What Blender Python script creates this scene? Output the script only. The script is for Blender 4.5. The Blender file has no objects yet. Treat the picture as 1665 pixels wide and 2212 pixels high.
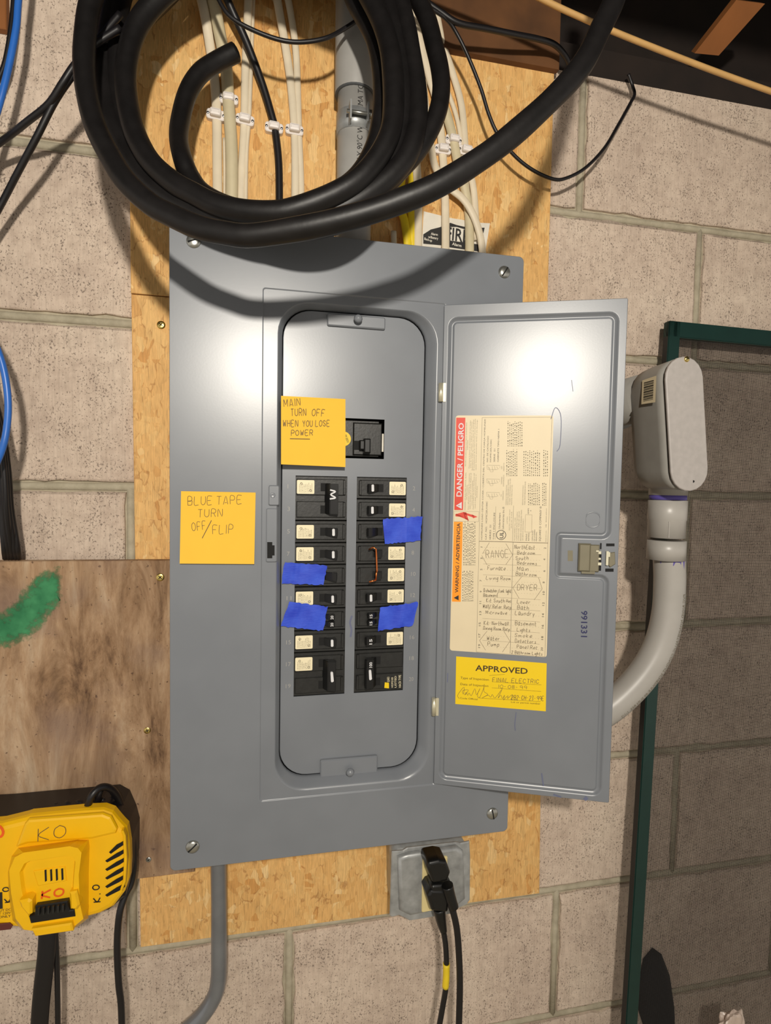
import bpy, bmesh, math, random
from mathutils import Vector, Matrix, geometry, noise
random.seed(7)
R = random.Random(11)
SC = bpy.context.scene
COL = SC.collection
# ------------------------------------------------------------------ camera
CAM = Vector((-0.4425, -0.7581, 0.0093)); YAW, PIT, ROL = -0.2101, -0.0493, -0.0174; FPX = 1213.8
RM = Matrix.Rotation(YAW, 3, 'Z') @ Matrix.Rotation(PIT, 3, 'X') @ Matrix.Rotation(ROL, 3, 'Y')
cam = bpy.data.objects.new('camera', bpy.data.cameras.new('camera')); COL.objects.link(cam)
cam.data.sensor_fit = 'VERTICAL'; cam.data.sensor_height = 24.0; cam.data.lens = FPX / 2212 * 24.0
cam.data.clip_start = 0.01
cam.matrix_world = Matrix.Translation(CAM) @ (RM @ Matrix(((1, 0, 0), (0, 0, -1), (0, 1, 0)))).to_4x4()
SC.camera = cam
# ------------------------------------------------------------------ light
w = bpy.data.worlds.new('world'); SC.world = w; w.use_nodes = True
w.node_tree.nodes['Background'].inputs[0].default_value = (1.0, 0.93, 0.84, 1)
w.node_tree.nodes['Background'].inputs[1].default_value = 0.40
L = bpy.data.lights.new('ceiling_bulb', 'POINT'); L.energy = 33.0; L.color = (1.0, 0.93, 0.82); L.shadow_soft_size = 0.03
lo = bpy.data.objects.new('ceiling_bulb', L); lo.location = (-0.455, -1.27, 0.36); COL.objects.link(lo)
SC.view_settings.view_transform = 'Standard'; SC.view_settings.look = 'None'
SC.view_settings.gamma = 1; SC.view_settings.use_curve_mapping = False
SC.view_settings.exposure = 0.66
SC.cycles.max_bounces = 6

# ------------------------------------------------------------------ helpers
def U(u, v, y):
    d = RM @ Vector(((u - 832.5) / FPX, 1, -(v - 1106) / FPX))
    return CAM + d * ((y - CAM.y) / d.y)
def PX(pts, y): return [(U(u, v, y).x, U(u, v, y).z) for u, v in pts]
def srgb(r, g, b):
    f = lambda c: (c / 255 / 12.92) if c / 255 <= .04045 else ((c / 255 + .055) / 1.055) ** 2.4
    return (f(r), f(g), f(b), 1)
class N:
    def __init__(s, name):
        s.m = bpy.data.materials.new(name); s.m.use_nodes = True; s.t = s.m.node_tree
        s.b = s.t.nodes['Principled BSDF']; s.tc = None
    def n(s, typ, **k):
        x = s.t.nodes.new(typ)
        for a, b in k.items():
            if a.startswith('i_'):
                a = a[2:]; x.inputs[int(a) if a.isdigit() else a.replace('_', ' ')].default_value = b
            else: setattr(x, a, b)
        return x
    def l(s, a, b): s.t.links.new(a, b)
    def co(s, scale=(1, 1, 1), rot=(0, 0, 0), geo=False):
        if geo: src = s.n('ShaderNodeNewGeometry').outputs['Position']
        else: src = s.n('ShaderNodeTexCoord').outputs['Object']
        mp = s.n('ShaderNodeMapping'); mp.inputs['Scale'].default_value = scale; mp.inputs['Rotation'].default_value = rot
        s.l(src, mp.inputs[0]); return mp.outputs[0]
    def noise(s, co, scale, detail=3, rough=.5, dist=0):
        x = s.n('ShaderNodeTexNoise', i_Scale=scale, i_Detail=detail, i_Roughness=rough, i_Distortion=dist); s.l(co, x.inputs['Vector']); return x.outputs['Fac']
    def ramp(s, fac, stops):
        x = s.n('ShaderNodeValToRGB'); e = x.color_ramp.elements
        while len(e) < len(stops): e.new(.5)
        for i, (p, c) in enumerate(stops):
            e[i].position = p; e[i].color = c if len(c) == 4 else (*c, 1)
        s.l(fac, x.inputs[0]); return x.outputs[0]
    def mix(s, fac, a, b, mode='MIX'):
        x = s.n('ShaderNodeMix', data_type='RGBA', blend_type=mode)
        for i, v in ((0, fac), (6, a), (7, b)):
            if hasattr(v, 'links'): s.l(v, x.inputs[i])
            else: x.inputs[i].default_value = v
        return x.outputs[2]
    def bump(s, h, strength=.5, dist=.001):
        x = s.n('ShaderNodeBump', i_Strength=strength, i_Distance=dist); s.l(h, x.inputs['Height']); s.l(x.outputs[0], s.b.inputs['Normal'])
    def base(s, c):
        if hasattr(c, 'links'): s.l(c, s.b.inputs['Base Color'])
        else: s.b.inputs['Base Color'].default_value = c
    def pr(s, rough=.5, metal=0, spec=.5, coat=0):
        s.b.inputs['Roughness'].default_value = rough; s.b.inputs['Metallic'].default_value = metal
        s.b.inputs['Specular IOR Level'].default_value = spec; s.b.inputs['Coat Weight'].default_value = coat
G = lambda v: (v, v, v, 1)
def simple(name, c, rough=.5, metal=0, spec=.5, var=.08, vs=40, bumpd=0, bs=300, geo=False):
    s = N(name); co = s.co(geo=geo); f = s.noise(co, vs, 3)
    lo_ = tuple(x * (1 - var) for x in c[:3]) + (1,); hi = tuple(min(1, x * (1 + var)) for x in c[:3]) + (1,)
    s.base(s.ramp(f, [(.3, lo_), (.7, hi)])); s.pr(rough, metal, spec)
    if bumpd: s.bump(s.noise(co, bs, 2), .6, bumpd)
    return s.m
M = {}
# --- concrete block
s = N('concrete_block'); co = s.co(geo=True)
big = s.noise(co, 9, 4); mid = s.noise(co, 70, 4, .6)
rnd = s.n('ShaderNodeObjectInfo').outputs['Random']
c1 = s.ramp(big, [(.3, srgb(190, 170, 154)), (.5, srgb(207, 187, 169)), (.7, srgb(219, 201, 182))])
c1 = s.mix(.35, c1, s.ramp(mid, [(.3, srgb(168, 149, 134)), (.6, srgb(224, 206, 188))]), 'MIX')
c1 = s.mix(.5, c1, s.ramp(rnd, [(0, G(.86)), (1, G(1.06))]), 'MULTIPLY')
st = s.noise(s.co((420, 420, 25), geo=True), 1, 2)
c1 = s.mix(.35, c1, s.ramp(st, [(.35, G(.72)), (.55, G(1.05))]), 'MULTIPLY')
pm = s.noise(co, 30, 2)
po = s.noise(s.co((1, 1, .8), geo=True), 430, 3, .65, .6)
ad = s.n('ShaderNodeMath', operation='ADD'); s.l(po, ad.inputs[0])
mu = s.n('ShaderNodeMath', operation='MULTIPLY', i_1=.22); s.l(pm, mu.inputs[0]); s.l(mu.outputs[0], ad.inputs[1])
pores = s.ramp(ad.outputs[0], [(.455, G(0)), (.515, G(1))])
c1 = s.mix(pores, s.mix(.62, c1, srgb(70, 56, 50)), c1)
s.base(c1); s.pr(.93, 0, .2)
h = s.mix(.5, pores, po); s.bump(h, .75, .0011); M['block'] = s.m
s = N('mortar'); co = s.co(geo=True)
s.base(s.ramp(s.noise(co, 45, 4, .6), [(.3, srgb(160, 151, 130)), (.7, srgb(188, 179, 157))])); s.pr(.95, 0, .2); s.bump(s.noise(co, 260, 3), .5, .001); M['mortar'] = s.m
# --- OSB
def osb(name, tint=1.0, rot=0.0):
    s = N(name)
    wv = s.n('ShaderNodeTexNoise', i_Scale=14.0, i_Detail=2.0); s.l(s.co(geo=True), wv.inputs['Vector'])
    wf = s.n('ShaderNodeTexNoise', i_Scale=95.0, i_Detail=3.0); s.l(s.co((1, 1, .6), geo=True), wf.inputs['Vector'])
    def warp(co, amt, fine=False):
        sb = s.n('ShaderNodeVectorMath', operation='MULTIPLY_ADD'); s.l((wf if fine else wv).outputs['Color'], sb.inputs[0]); sb.inputs[1].default_value = (amt,) * 3; s.l(co, sb.inputs[2]); return sb.outputs[0]
    cols = []; edges = []; grains = []
    for i, (sc, ro) in enumerate((((95, 1, 26), rot + .06), ((80, 1, 34), rot - .35), ((84, 1, 30), rot + .4))):
        co = warp(warp(s.co(sc, (0, ro, 0), geo=True), 1.1), .9, True)
        v = s.n('ShaderNodeTexVoronoi', i_Scale=1.0); v.inputs['Randomness'].default_value = 1; s.l(co, v.inputs['Vector'])
        sep = s.n('ShaderNodeSeparateColor'); s.l(v.outputs['Color'], sep.inputs[0])
        cols.append(sep.outputs[0])
        e = s.n('ShaderNodeTexVoronoi', feature='DISTANCE_TO_EDGE', i_Scale=1.0); s.l(co, e.inputs['Vector']); edges.append(e.outputs['Distance'])
        grains.append(s.noise(s.co(tuple(q * (9 if q == max(sc) else 1.4) for q in sc), (0, ro, 0), geo=True), 1, 3, .6, .3))
    pick = s.ramp(s.noise(s.co((30, 30, 22), geo=True), 1, 2, .5, 1.2), [(.47, G(0)), (.5, G(1))])
    pick2 = s.ramp(s.noise(s.co((23, 30, 33), (0, .4, 0), geo=True), 1, 2, .5, 1.4), [(.52, G(0)), (.55, G(1))])
    ff = s.mix(pick2, s.mix(pick, cols[0], cols[1]), cols[2]); gg = s.mix(pick2, s.mix(pick, grains[0], grains[1]), grains[2]); ee = s.mix(pick2, s.mix(pick, edges[0], edges[1]), edges[2])
    c = s.ramp(ff, [(0, srgb(208, 152, 86)), (.1, srgb(221, 172, 106)), (.5, srgb(225, 177, 111)), (.9, srgb(230, 186, 120)), (1, srgb(238, 202, 144))])
    c = s.mix(.75, c, s.ramp(gg, [(.3, G(.68)), (.58, G(1.06))]), 'MULTIPLY')
    c = s.mix(.5, c, s.ramp(s.noise(s.co((170, 170, 30), (0, .1, 0), geo=True), 1, 4, .7, .6), [(.32, G(.66)), (.5, G(1.04))]), 'MULTIPLY')
    br = s.noise(s.co((1, 1, 1), geo=True), 60, 2)
    em = s.n('ShaderNodeMath', operation='ADD'); s.l(ee, em.inputs[0])
    e2 = s.n('ShaderNodeMath', operation='MULTIPLY', i_1=.42); s.l(br, e2.inputs[0]); s.l(e2.outputs[0], em.inputs[1])
    ed = s.ramp(em.outputs[0], [(.165, G(0)), (.215, G(1))])
    c = s.mix(ed, s.mix(.42, c, srgb(140, 80, 34), 'MIX'), c)
    blot = s.noise(s.co((60, 60, 34), geo=True), 1, 3, .7, .8)
    c = s.mix(s.ramp(blot, [(.27, G(.6)), (.33, G(0))]), c, srgb(172, 104, 48))
    if tint != 1: c = s.mix(1.0, c, (tint, tint * .9, tint * .74, 1), 'MULTIPLY')
    s.base(c); s.pr(.62, 0, .3); s.bump(s.mix(.35, ed, gg), .45, .0008); return s.m
M['osb'] = osb('oriented_strand_board'); M['osb2'] = osb('oriented_strand_board_knotty', 1.0, .25)
s = N('weathered_plywood'); co = s.co((1, 1, .28), (0, .12, 0), geo=True)
a = s.noise(co, 24, 7, .74, .5); b2 = s.noise(s.co((1, 1, .12), (0, .1, 0), geo=True), 110, 3, .6)
c = s.ramp(a, [(.3, srgb(92, 68, 50)), (.42, srgb(142, 112, 84)), (.54, srgb(170, 140, 110)), (.7, srgb(196, 172, 144))])
c = s.mix(.5, c, s.ramp(b2, [(.3, G(.7)), (.6, G(1.08))]), 'MULTIPLY')
sp = s.noise(s.co(geo=True), 150, 3, .7); c = s.mix(s.ramp(sp, [(.3, G(.8)), (.36, G(0))]), c, srgb(78, 56, 44))
c = s.mix(s.ramp(s.noise(s.co(geo=True), 12, 4), [(.5, G(0)), (.72, G(.6))]), c, srgb(120, 100, 92))
s.base(c); s.pr(.8, 0, .25); s.bump(b2, .4, .0006); M['ply'] = s.m
M['lumber'] = simple('shaded_old_lumber', srgb(92, 58, 28), .8, var=.3, vs=20, geo=True)  # ledger wood, its shade put into the darker brown
M['lumber_shaded'] = simple('shaded_dark_lumber', srgb(30, 20, 14), .85, var=.3, vs=20, geo=True)  # near-black brown carries the shade of the ceiling space in its colour
M['brace'] = simple('pine_brace', srgb(140, 86, 40), .7, var=.12, vs=20, geo=True)
# --- painted steel
s = N('grey_enamel_steel'); co = s.co(geo=True)
s.base(s.ramp(s.noise(co, 12, 3), [(.35, srgb(115, 119, 125)), (.65, srgb(121, 125, 131))])); s.pr(.34, 0, .62)
s.b.inputs['Roughness'].default_value = .32; s.bump(s.noise(co, 500, 2), .05, .0002); M['steel'] = s.m
M['steel_dk'] = simple('grey_steel_box', srgb(76, 78, 80), .6)
M['inside'] = simple('dark_interior', srgb(14, 14, 14), .9)
M['bk'] = simple('black_breaker_plastic', srgb(30, 30, 28), .42, var=.25, vs=120, bumpd=.0002)
M['bk2'] = simple('black_handle_plastic', srgb(17, 17, 17), .38)
M['slot'] = simple('handle_slot_black', srgb(5, 5, 5), .8)
M['cable'] = simple('black_rubber_cable', srgb(20, 18, 18), .46, spec=.4, var=.3, vs=60, bumpd=.0004, bs=90)
M['wire'] = simple('black_wire_jacket', srgb(22, 20, 22), .42)
M['blue'] = simple('blue_wire_jacket', srgb(44, 104, 190), .35)
M['nm'] = simple('cream_cable_jacket', srgb(222, 208, 182), .5, var=.06, bumpd=.0002, bs=120)
M['nm2'] = simple('aged_cream_cable', srgb(205, 192, 158), .5, var=.08)
M['strap'] = simple('white_plastic', srgb(232, 224, 218), .45, var=.03)
M['nail'] = simple('zinc', srgb(170, 170, 172), .3, metal=1)
M['pvc'] = simple('grey_pvc', srgb(158, 156, 152), .42, var=.04, vs=60)
M['pvc2'] = simple('pale_grey_pvc', srgb(170, 166, 160), .36, var=.05, vs=30)
M['lbside'] = simple('grey_moulded_pvc', srgb(150, 147, 141), .48, var=.05, vs=60)
M['lbface'] = simple('scuffed_grey_cover', srgb(172, 166, 162), .45, var=.06, vs=150)
M['purple'] = simple('purple_primer', srgb(92, 80, 160), .6)
M['galv'] = simple('galvanised_steel', srgb(166, 168, 168), .4, metal=.4, var=.22, vs=70)
M['emt'] = simple('emt_steel', srgb(134, 137, 142), .3, metal=.5, var=.1)
M['ivory'] = simple('ivory_plastic', srgb(226, 208, 150), .4, var=.03)
M['ylw'] = simple('yellow_tool_plastic', srgb(240, 186, 8), .38, var=.03)
M['ylwire'] = simple('yellow_cable_jacket', srgb(236, 206, 40), .45)
M['tan'] = simple('tan_cable_jacket', srgb(200, 158, 98), .6)
M['note'] = simple('yellow_note_paper', srgb(240, 190, 66), .75, spec=.2, var=.015)
M['ink'] = simple('pen_ink', srgb(60, 48, 34), .7)
M['inkb'] = simple('printed_black', srgb(34, 32, 30), .6)
M['inkg'] = simple('pencil_grey', srgb(88, 74, 54), .7)
M['inkfaint'] = simple('fine_print_grey', srgb(120, 112, 92), .7)
M['inkpen'] = simple('blue_black_pen', srgb(42, 44, 84), .7)
M['marker'] = simple('blue_marker', srgb(98, 103, 128), .6)
M['red'] = simple('print_red', srgb(215, 62, 40), .5)
M['orange'] = simple('print_orange', srgb(250, 150, 12), .5)
M['redink'] = simple('red_marker', srgb(232, 92, 20), .5)
M['label'] = simple('cream_label', srgb(220, 204, 170), .5, var=.02)
M['appr'] = simple('yellow_label', srgb(236, 200, 6), .5, var=.01)
M['brown_ink'] = simple('brown_black_ink', srgb(66, 50, 18), .6)
M['white'] = simple('white_paint', srgb(214, 214, 216), .6)
M['paper'] = simple('white_paper', srgb(226, 220, 206), .6)
M['brass'] = simple('brass', srgb(220, 196, 120), .3, metal=1)
M['copper'] = simple('copper', srgb(224, 128, 72), .3, metal=1)
M['latch'] = simple('olive_zinc_latch', srgb(118, 112, 92), .45, metal=.25)
M['silver'] = simple('bright_zinc', srgb(222, 216, 190), .3, metal=.6)
M['screw'] = simple('screw_steel', srgb(172, 172, 166), .3, metal=.85)
M['green'] = simple('dark_green_frame', srgb(16, 48, 43), .4, var=.08)
M['frameside'] = simple('black_frame_edge', srgb(14, 14, 16), .5)
M['mesh'] = simple('screen_mesh', srgb(26, 22, 22), .8)
M['spray'] = simple('green_spray_paint', srgb(22, 122, 74), .7, var=.25, vs=60, geo=True)
s = N('blue_masking_tape'); co = s.co(geo=True); f = s.noise(co, 60, 3)
s.base(s.ramp(f, [(.3, srgb(36, 62, 190)), (.7, srgb(58, 90, 214))])); s.pr(.6, 0, .4); s.bump(s.noise(s.co((1, 1, 4), geo=True), 150, 3), .5, .0006); M['tape'] = s.m
s = N('sticker_print'); co = s.co((900, 1, 260), geo=True)
f = s.noise(co, 1, 1, .5); s.base(s.ramp(f, [(.47, srgb(120, 104, 70)), (.53, srgb(238, 226, 190))])); s.pr(.5); M['print'] = s.m
s = N('sticker'); s.base(srgb(238, 226, 190)); s.pr(.5); M['sticker'] = s.m
s = N('fine_print'); co = s.co((1500, 1500, 420), geo=True)
f = s.noise(co, 1, 1, .5); s.base(s.ramp(f, [(.46, srgb(110, 100, 84)), (.54, srgb(228, 214, 178))])); s.pr(.5); M['fine'] = s.m
s = N('cast_plastic'); s.base(srgb(225, 205, 190)); s.pr(.3, 0, .6); s.b.inputs['Transmission Weight'].default_value = .3; M['bag'] = s.m

WL = {}
def obj(name, bm, mats, parent=None, label=None, cat=None, group=None, kind=None, frame=None):
    """link ONE mesh; vertices are in build coordinates (world, or the frame of the parent)"""
    if not isinstance(mats, (list, tuple)): mats = [mats]
    me = bpy.data.meshes.new(name)
    bmesh.ops.recalc_face_normals(bm, faces=bm.faces)
    if frame is None:
        xs = [v.co for v in bm.verts]
        c = Vector([(min(q[i] for q in xs) + max(q[i] for q in xs)) / 2 for i in range(3)])
        if parent is None: c.z = min(q.z for q in xs)
    else: c = Vector((0, 0, 0))
    bmesh.ops.translate(bm, vec=-c, verts=bm.verts)
    bm.to_mesh(me); bm.free()
    for m in mats: me.materials.append(M[m] if isinstance(m, str) else m)
    o = bpy.data.objects.new(name, me); COL.objects.link(o)
    if parent is not None:
        o.parent = parent; o.location = c - WL[parent.name]
    else: o.location = c
    WL[o.name] = c.copy()
    if frame is not None: o.location, o.rotation_euler = frame
    if label: o['label'] = label
    if cat: o['category'] = cat
    if group: o['group'] = group
    if kind: o['kind'] = kind
    return o
def thing(name, loc, label, cat, group=None):
    o = bpy.data.objects.new(name, None); COL.objects.link(o); o.location = loc; o.empty_display_size = .02
    WL[o.name] = Vector(loc); o['label'] = label; o['category'] = cat
    if group: o['group'] = group
    return o
def face(bm, vs, mi=0, sm=False):
    try: f = bm.faces.new(vs)
    except ValueError: return
    f.material_index = mi; f.smooth = sm
def box(bm, a, b, mi=0, bev=0):
    x0, y0, z0 = [min(a[i], b[i]) for i in range(3)]; x1, y1, z1 = [max(a[i], b[i]) for i in range(3)]
    if bev:
        prism(bm, [(x0, z0), (x1, z0), (x1, z1), (x0, z1)], y0, y1, bev, mi); return
    v = [bm.verts.new(p) for p in ((x0, y0, z0), (x1, y0, z0), (x1, y0, z1), (x0, y0, z1), (x0, y1, z0), (x1, y1, z0), (x1, y1, z1), (x0, y1, z1))]
    for q in ((0, 1, 2, 3), (7, 6, 5, 4), (0, 4, 5, 1), (1, 5, 6, 2), (2, 6, 7, 3), (3, 7, 4, 0)): face(bm, [v[i] for i in q], mi)
def area(p): return sum(p[i][0] * p[(i + 1) % len(p)][1] - p[(i + 1) % len(p)][0] * p[i][1] for i in range(len(p))) / 2
def inset(p, d):
    n = len(p); out = []; sgn = 1 if area(p) > 0 else -1
    for i in range(n):
        a, b, c = Vector(p[i - 1]), Vector(p[i]), Vector(p[(i + 1) % n])
        e1 = (b - a).normalized() if (b - a).length > 1e-9 else Vector((0, 0)); e2 = (c - b).normalized() if (c - b).length > 1e-9 else Vector((0, 0))
        n1 = Vector((-e1.y, e1.x)) * sgn; n2 = Vector((-e2.y, e2.x)) * sgn
        m = n1 + n2; k = m.length_squared
        q = b + (m * (2 * d / k) if k > .3 else n1 * d); out.append((q.x, q.y))
    return out
def flat(bm, loops, y, mi=0):
    """planar xz face with holes; loops of bm verts"""
    co = [[v.co.copy() for v in lp] for lp in loops]
    allv = [v for lp in loops for v in lp]
    for t in geometry.tessellate_polygon(co): face(bm, [allv[i] for i in t], mi)
def ring(bm, p, y): return [bm.verts.new((a, y, b)) for a, b in p]
def skin(bm, r0, r1, mi=0, sm=False):
    n = len(r0)
    for i in range(n): face(bm, [r0[i], r0[(i + 1) % n], r1[(i + 1) % n], r1[i]], mi, sm)
def prism(bm, pts, y0, y1, bev=0, mi=0, holes=(), side=None, sm=False, bsteps=1):
    """extrude an xz outline from the front y0 to the back y1 (y0 < y1)"""
    side = mi if side is None else side
    if bev:
        rs = []
        for k in range(bsteps + 1):
            a = k / bsteps * math.pi / 2
            rs.append(ring(bm, inset(pts, bev * (1 - math.sin(a))), y0 + bev * (1 - math.cos(a))))
        for k in range(bsteps): skin(bm, rs[k], rs[k + 1], mi, sm)
        fr, o = rs[0], rs[-1]
    else: fr = ring(bm, pts, y0); o = fr
    bk = ring(bm, pts, y1); skin(bm, o, bk, side, sm)
    hf = [ring(bm, h, y0) for h in holes]; hb = [ring(bm, h, y1) for h in holes]
    for a, b in zip(hf, hb): skin(bm, a, b, side)
    flat(bm, [fr] + hf, y0, mi); flat(bm, [bk] + hb, y1, side)
def rr(x0, z0, x1, z1, r, n=6):
    p = []
    for cx, cz, a in ((x1 - r, z1 - r, 0), (x0 + r, z1 - r, 90), (x0 + r, z0 + r, 180), (x1 - r, z0 + r, 270)):
        for i in range(n + 1):
            t = math.radians(a + 90 * i / n); p.append((cx + r * math.cos(t), cz + r * math.sin(t)))
    return p
def circ(cx, cz, r, n=16, a0=0): return [(cx + r * math.cos(a0 + 2 * math.pi * i / n), cz + r * math.sin(a0 + 2 * math.pi * i / n)) for i in range(n)]
def fillet(poly, rad, n=4):
    out = []; m = len(poly)
    for i in range(m):
        a, b, c = Vector(poly[i - 1]), Vector(poly[i]), Vector(poly[(i + 1) % m]); r = rad[i] if isinstance(rad, (list, tuple)) else rad
        u1, u2 = (a - b).normalized(), (c - b).normalized(); an = u1.angle(u2); d = r / math.tan(an / 2)
        p1, p2 = b + u1 * d, b + u2 * d; cc = b + (u1 + u2).normalized() * (r / math.sin(an / 2))
        a1 = math.atan2(p1.y - cc.y, p1.x - cc.x); a2 = math.atan2(p2.y - cc.y, p2.x - cc.x); da = (a2 - a1 + math.pi) % (2 * math.pi) - math.pi
        for k in range(n + 1):
            t = a1 + da * k / n; out.append((cc.x + r * math.cos(t), cc.y + r * math.sin(t)))
    return out
def spline(P, k=8):
    P = [Vector(p) for p in P]; out = []
    for i in range(len(P) - 1):
        a = P[i - 1] if i else P[0] * 2 - P[1]; b, c = P[i], P[i + 1]; d = P[i + 2] if i + 2 < len(P) else P[-1] * 2 - P[-2]
        for j in range(k):
            t = j / k; out.append(.5 * ((2 * b) + (c - a) * t + (2 * a - 5 * b + 4 * c - d) * t * t + (3 * b - a - 3 * c + d) * t ** 3))
    return out + [P[-1]]
def tube(bm, pts, r, n=12, mi=0, flatn=None, sm=True, twist=0, wob=0):
    """sweep; r may be a number, a list, or (half width, half depth) with flatn the direction of the thin side"""
    T = [(pts[min(i + 1, len(pts) - 1)] - pts[max(i - 1, 0)]).normalized() for i in range(len(pts))]
    up = Vector((0, 1, 0)) if flatn is None else Vector(flatn)
    if abs(T[0].dot(up)) > .95: up = Vector((1, 0, 0))
    nrm = (up - T[0] * up.dot(T[0])).normalized(); prev = None
    for i, p in enumerate(pts):
        nrm = (up - T[i] * up.dot(T[i])).normalized() if flatn is not None else (nrm - T[i] * nrm.dot(T[i])).normalized()
        bn = T[i].cross(nrm); rw, rd = (r if isinstance(r, tuple) else ((r[i], r[i]) if isinstance(r, list) else (r, r)))
        ws = 1 + (wob * noise.noise(p * 25)) if wob else 1
        cur = []
        for k in range(n):
            a = 2 * math.pi * k / n; cur.append(bm.verts.new(p + bn * (math.cos(a) * rw * ws) + nrm * (math.sin(a) * rd * ws)))
        if prev: skin(bm, prev, cur, mi, sm)
        else: face(bm, cur[::-1], mi)
        prev = cur
    face(bm, prev, mi)
def upath(L_, k=8): return spline([U(*p) for p in L_], k)
def cyl(bm, a, b, r, n=20, mi=0, r2=None):
    a, b = Vector(a), Vector(b); tube(bm, [a, b], [r, r if r2 is None else r2], n, mi)
def lathe(bm, c, axis, prof, n=20, mi=0):
    axis = Vector(axis).normalized(); e = axis.orthogonal().normalized(); f = axis.cross(e); prev = None
    for (h, r) in prof:
        cur = [bm.verts.new(Vector(c) + axis * h + e * (r * math.cos(2 * math.pi * k / n)) + f * (r * math.sin(2 * math.pi * k / n))) for k in range(n)]
        if prev: skin(bm, prev, cur, mi, True)
        else: face(bm, cur, mi)
        prev = cur
    face(bm, prev, mi)
NB = bmesh.new
def one(fn, *a, **k):
    bm = NB(); fn(bm, *a, **k); return bm
# --- writing: printed letters from the built-in font, pen letters from strokes
_gc = {}
def glyphs(s_, bold=False):
    if (s_, bold) in _gc: return _gc[(s_, bold)]
    cu = bpy.data.curves.new('t', 'FONT'); cu.body = s_; cu.size = 1; cu.resolution_u = 2; cu.offset = .018 if bold else 0
    ob = bpy.data.objects.new('t', cu); me = ob.to_mesh()
    vs = [(v.co.x, v.co.y) for v in me.vertices]; fs = [tuple(p.vertices) for p in me.polygons]; ob.to_mesh_clear()
    bpy.data.objects.remove(ob); bpy.data.curves.remove(cu)
    x0 = min(a for a, b in vs); x1 = max(a for a, b in vs)
    r = ([((a - x0) / (x1 - x0), b / .72) for a, b in vs], fs); _gc[(s_, bold)] = r; return r
def text(bm, s_, A, B, h, y, mi=0, bold=False, mp=None):
    """baseline runs A->B (xz), capitals h tall, on the plane y (or through mp)"""
    vs, fs = glyphs(s_, bold); A, B = Vector(A), Vector(B); e = B - A; nn = Vector((-e.y, e.x)).normalized() * h
    V = []
    for a, b in vs:
        q = A + e * a + nn * b; V.append(bm.verts.new(mp(q) if mp else (q.x, y, q.y)))
    for f in fs: face(bm, [V[i] for i in f], mi)
SF = {
'A': '02,26,42|12.8,32.8', 'B': '02,06,36,45,34,04,44,43,42.5,32,02', 'C': '45,26,05,03,22,43', 'D': '02,06,36,44,32,02', 'E': '46,06,02,42|04,34', 'F': '46,06,02|04,34', 'G': '45,26,04,22,42,44,24',
'H': '06,02|46,42|04,44', 'I': '26,22', 'J': '36,33,12,03', 'K': '06,02|46,04,42', 'L': '06,02,42', 'M': '02,06,23,46,42', 'N': '02,06,42,46', 'O': '26,05,03,22,43,45,26', 'P': '02,06,36,45,34,04',
'Q': '26,05,03,22,43,45,26|33,51', 'R': '02,06,36,45,34,04|24,42', 'S': '45,26,05,24,43,22,03', 'T': '06,46|26,22', 'U': '06,03,22,43,46', 'V': '06,22,46', 'W': '06,12,25,32,46', 'X': '06,42|46,02', 'Y': '06,24,46|24,22', 'Z': '06,46,02,42',
'a': '35,15,03,12,33,35|35,32,42', 'b': '06,02,32,43,34,04', 'c': '34,15,03,12,32', 'd': '34,14,03,12,32,36|32,42', 'e': '03,33,34.5,14,02.5,22,32', 'f': '36,16,12|04,24', 'g': '34,14,03,12,33|35,30,10', 'h': '06,02|03,14,34,32', 'i': '14,12', 'k': '06,02|34,03,32', 'l': '16,12',
'm': '04,02|03,14,22|23,34,42', 'n': '04,02|03,14,34,32', 'o': '14,03,12,33,34,14', 'p': '04,00|03,14,34,32,02', 'r': '04,02|03,14,34', 's': '34,14,23,32,02', 't': '16,12,32|04,34', 'u': '04,02,22,34|34,32', 'v': '04,12,34', 'w': '04,02,13,22,34', 'x': '04,32|34,02', 'y': '04,12|34,10', 'y2': '', 'z': '04,34,02,32', "'": '16,15', '/': '-10,56', '-': '04,24',
'0': '26,05,03,22,43,45,26', '1': '26,22', '2': '05,26,45,02,42', '3': '06,36,24,33,22,02', '4': '36,32|06,04,44', '5': '46,06,04,34,33,22,02', '6': '36,04,03,22,33,04', '7': '06,46,12', '8': '24,05,26,45,24,03,22,43,24', '9': '44,14,05,26,45,42', ' ': '', '.': '12,22', '(': '36,03,30', ')': '06,33,00'}
def _pts(t):
    out = []
    for q in t.split(','):
        neg = q.startswith('-'); q = q[1:] if neg else q
        if '.' in q:
            if len(q) == 4 and q[2] == '.': x, y = float(q[0]), float(q[1:])
            else: x, y = float(q[0]), float(q[1:])
        else: x, y = float(q[0]), float(q[1])
        out.append((-x if neg else x, y - 2))
    return out
def stroke(bm, P, wd, y, mi=0, mp=None):
    """ribbon along 2-D points"""
    P = [Vector((p[0], p[1])) for p in P]; prev = None
    for i, p in enumerate(P):
        t = P[min(i + 1, len(P) - 1)] - P[max(i - 1, 0)]
        if t.length < 1e-9: t = Vector((1, 0))
        n_ = Vector((-t.y, t.x)).normalized() * wd / 2
        cur = [bm.verts.new(mp(q) if mp else (q.x, y, q.y)) for q in (p + n_, p - n_)]
        if prev: face(bm, [prev[0], prev[1], cur[1], cur[0]], mi)
        prev = cur
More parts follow.
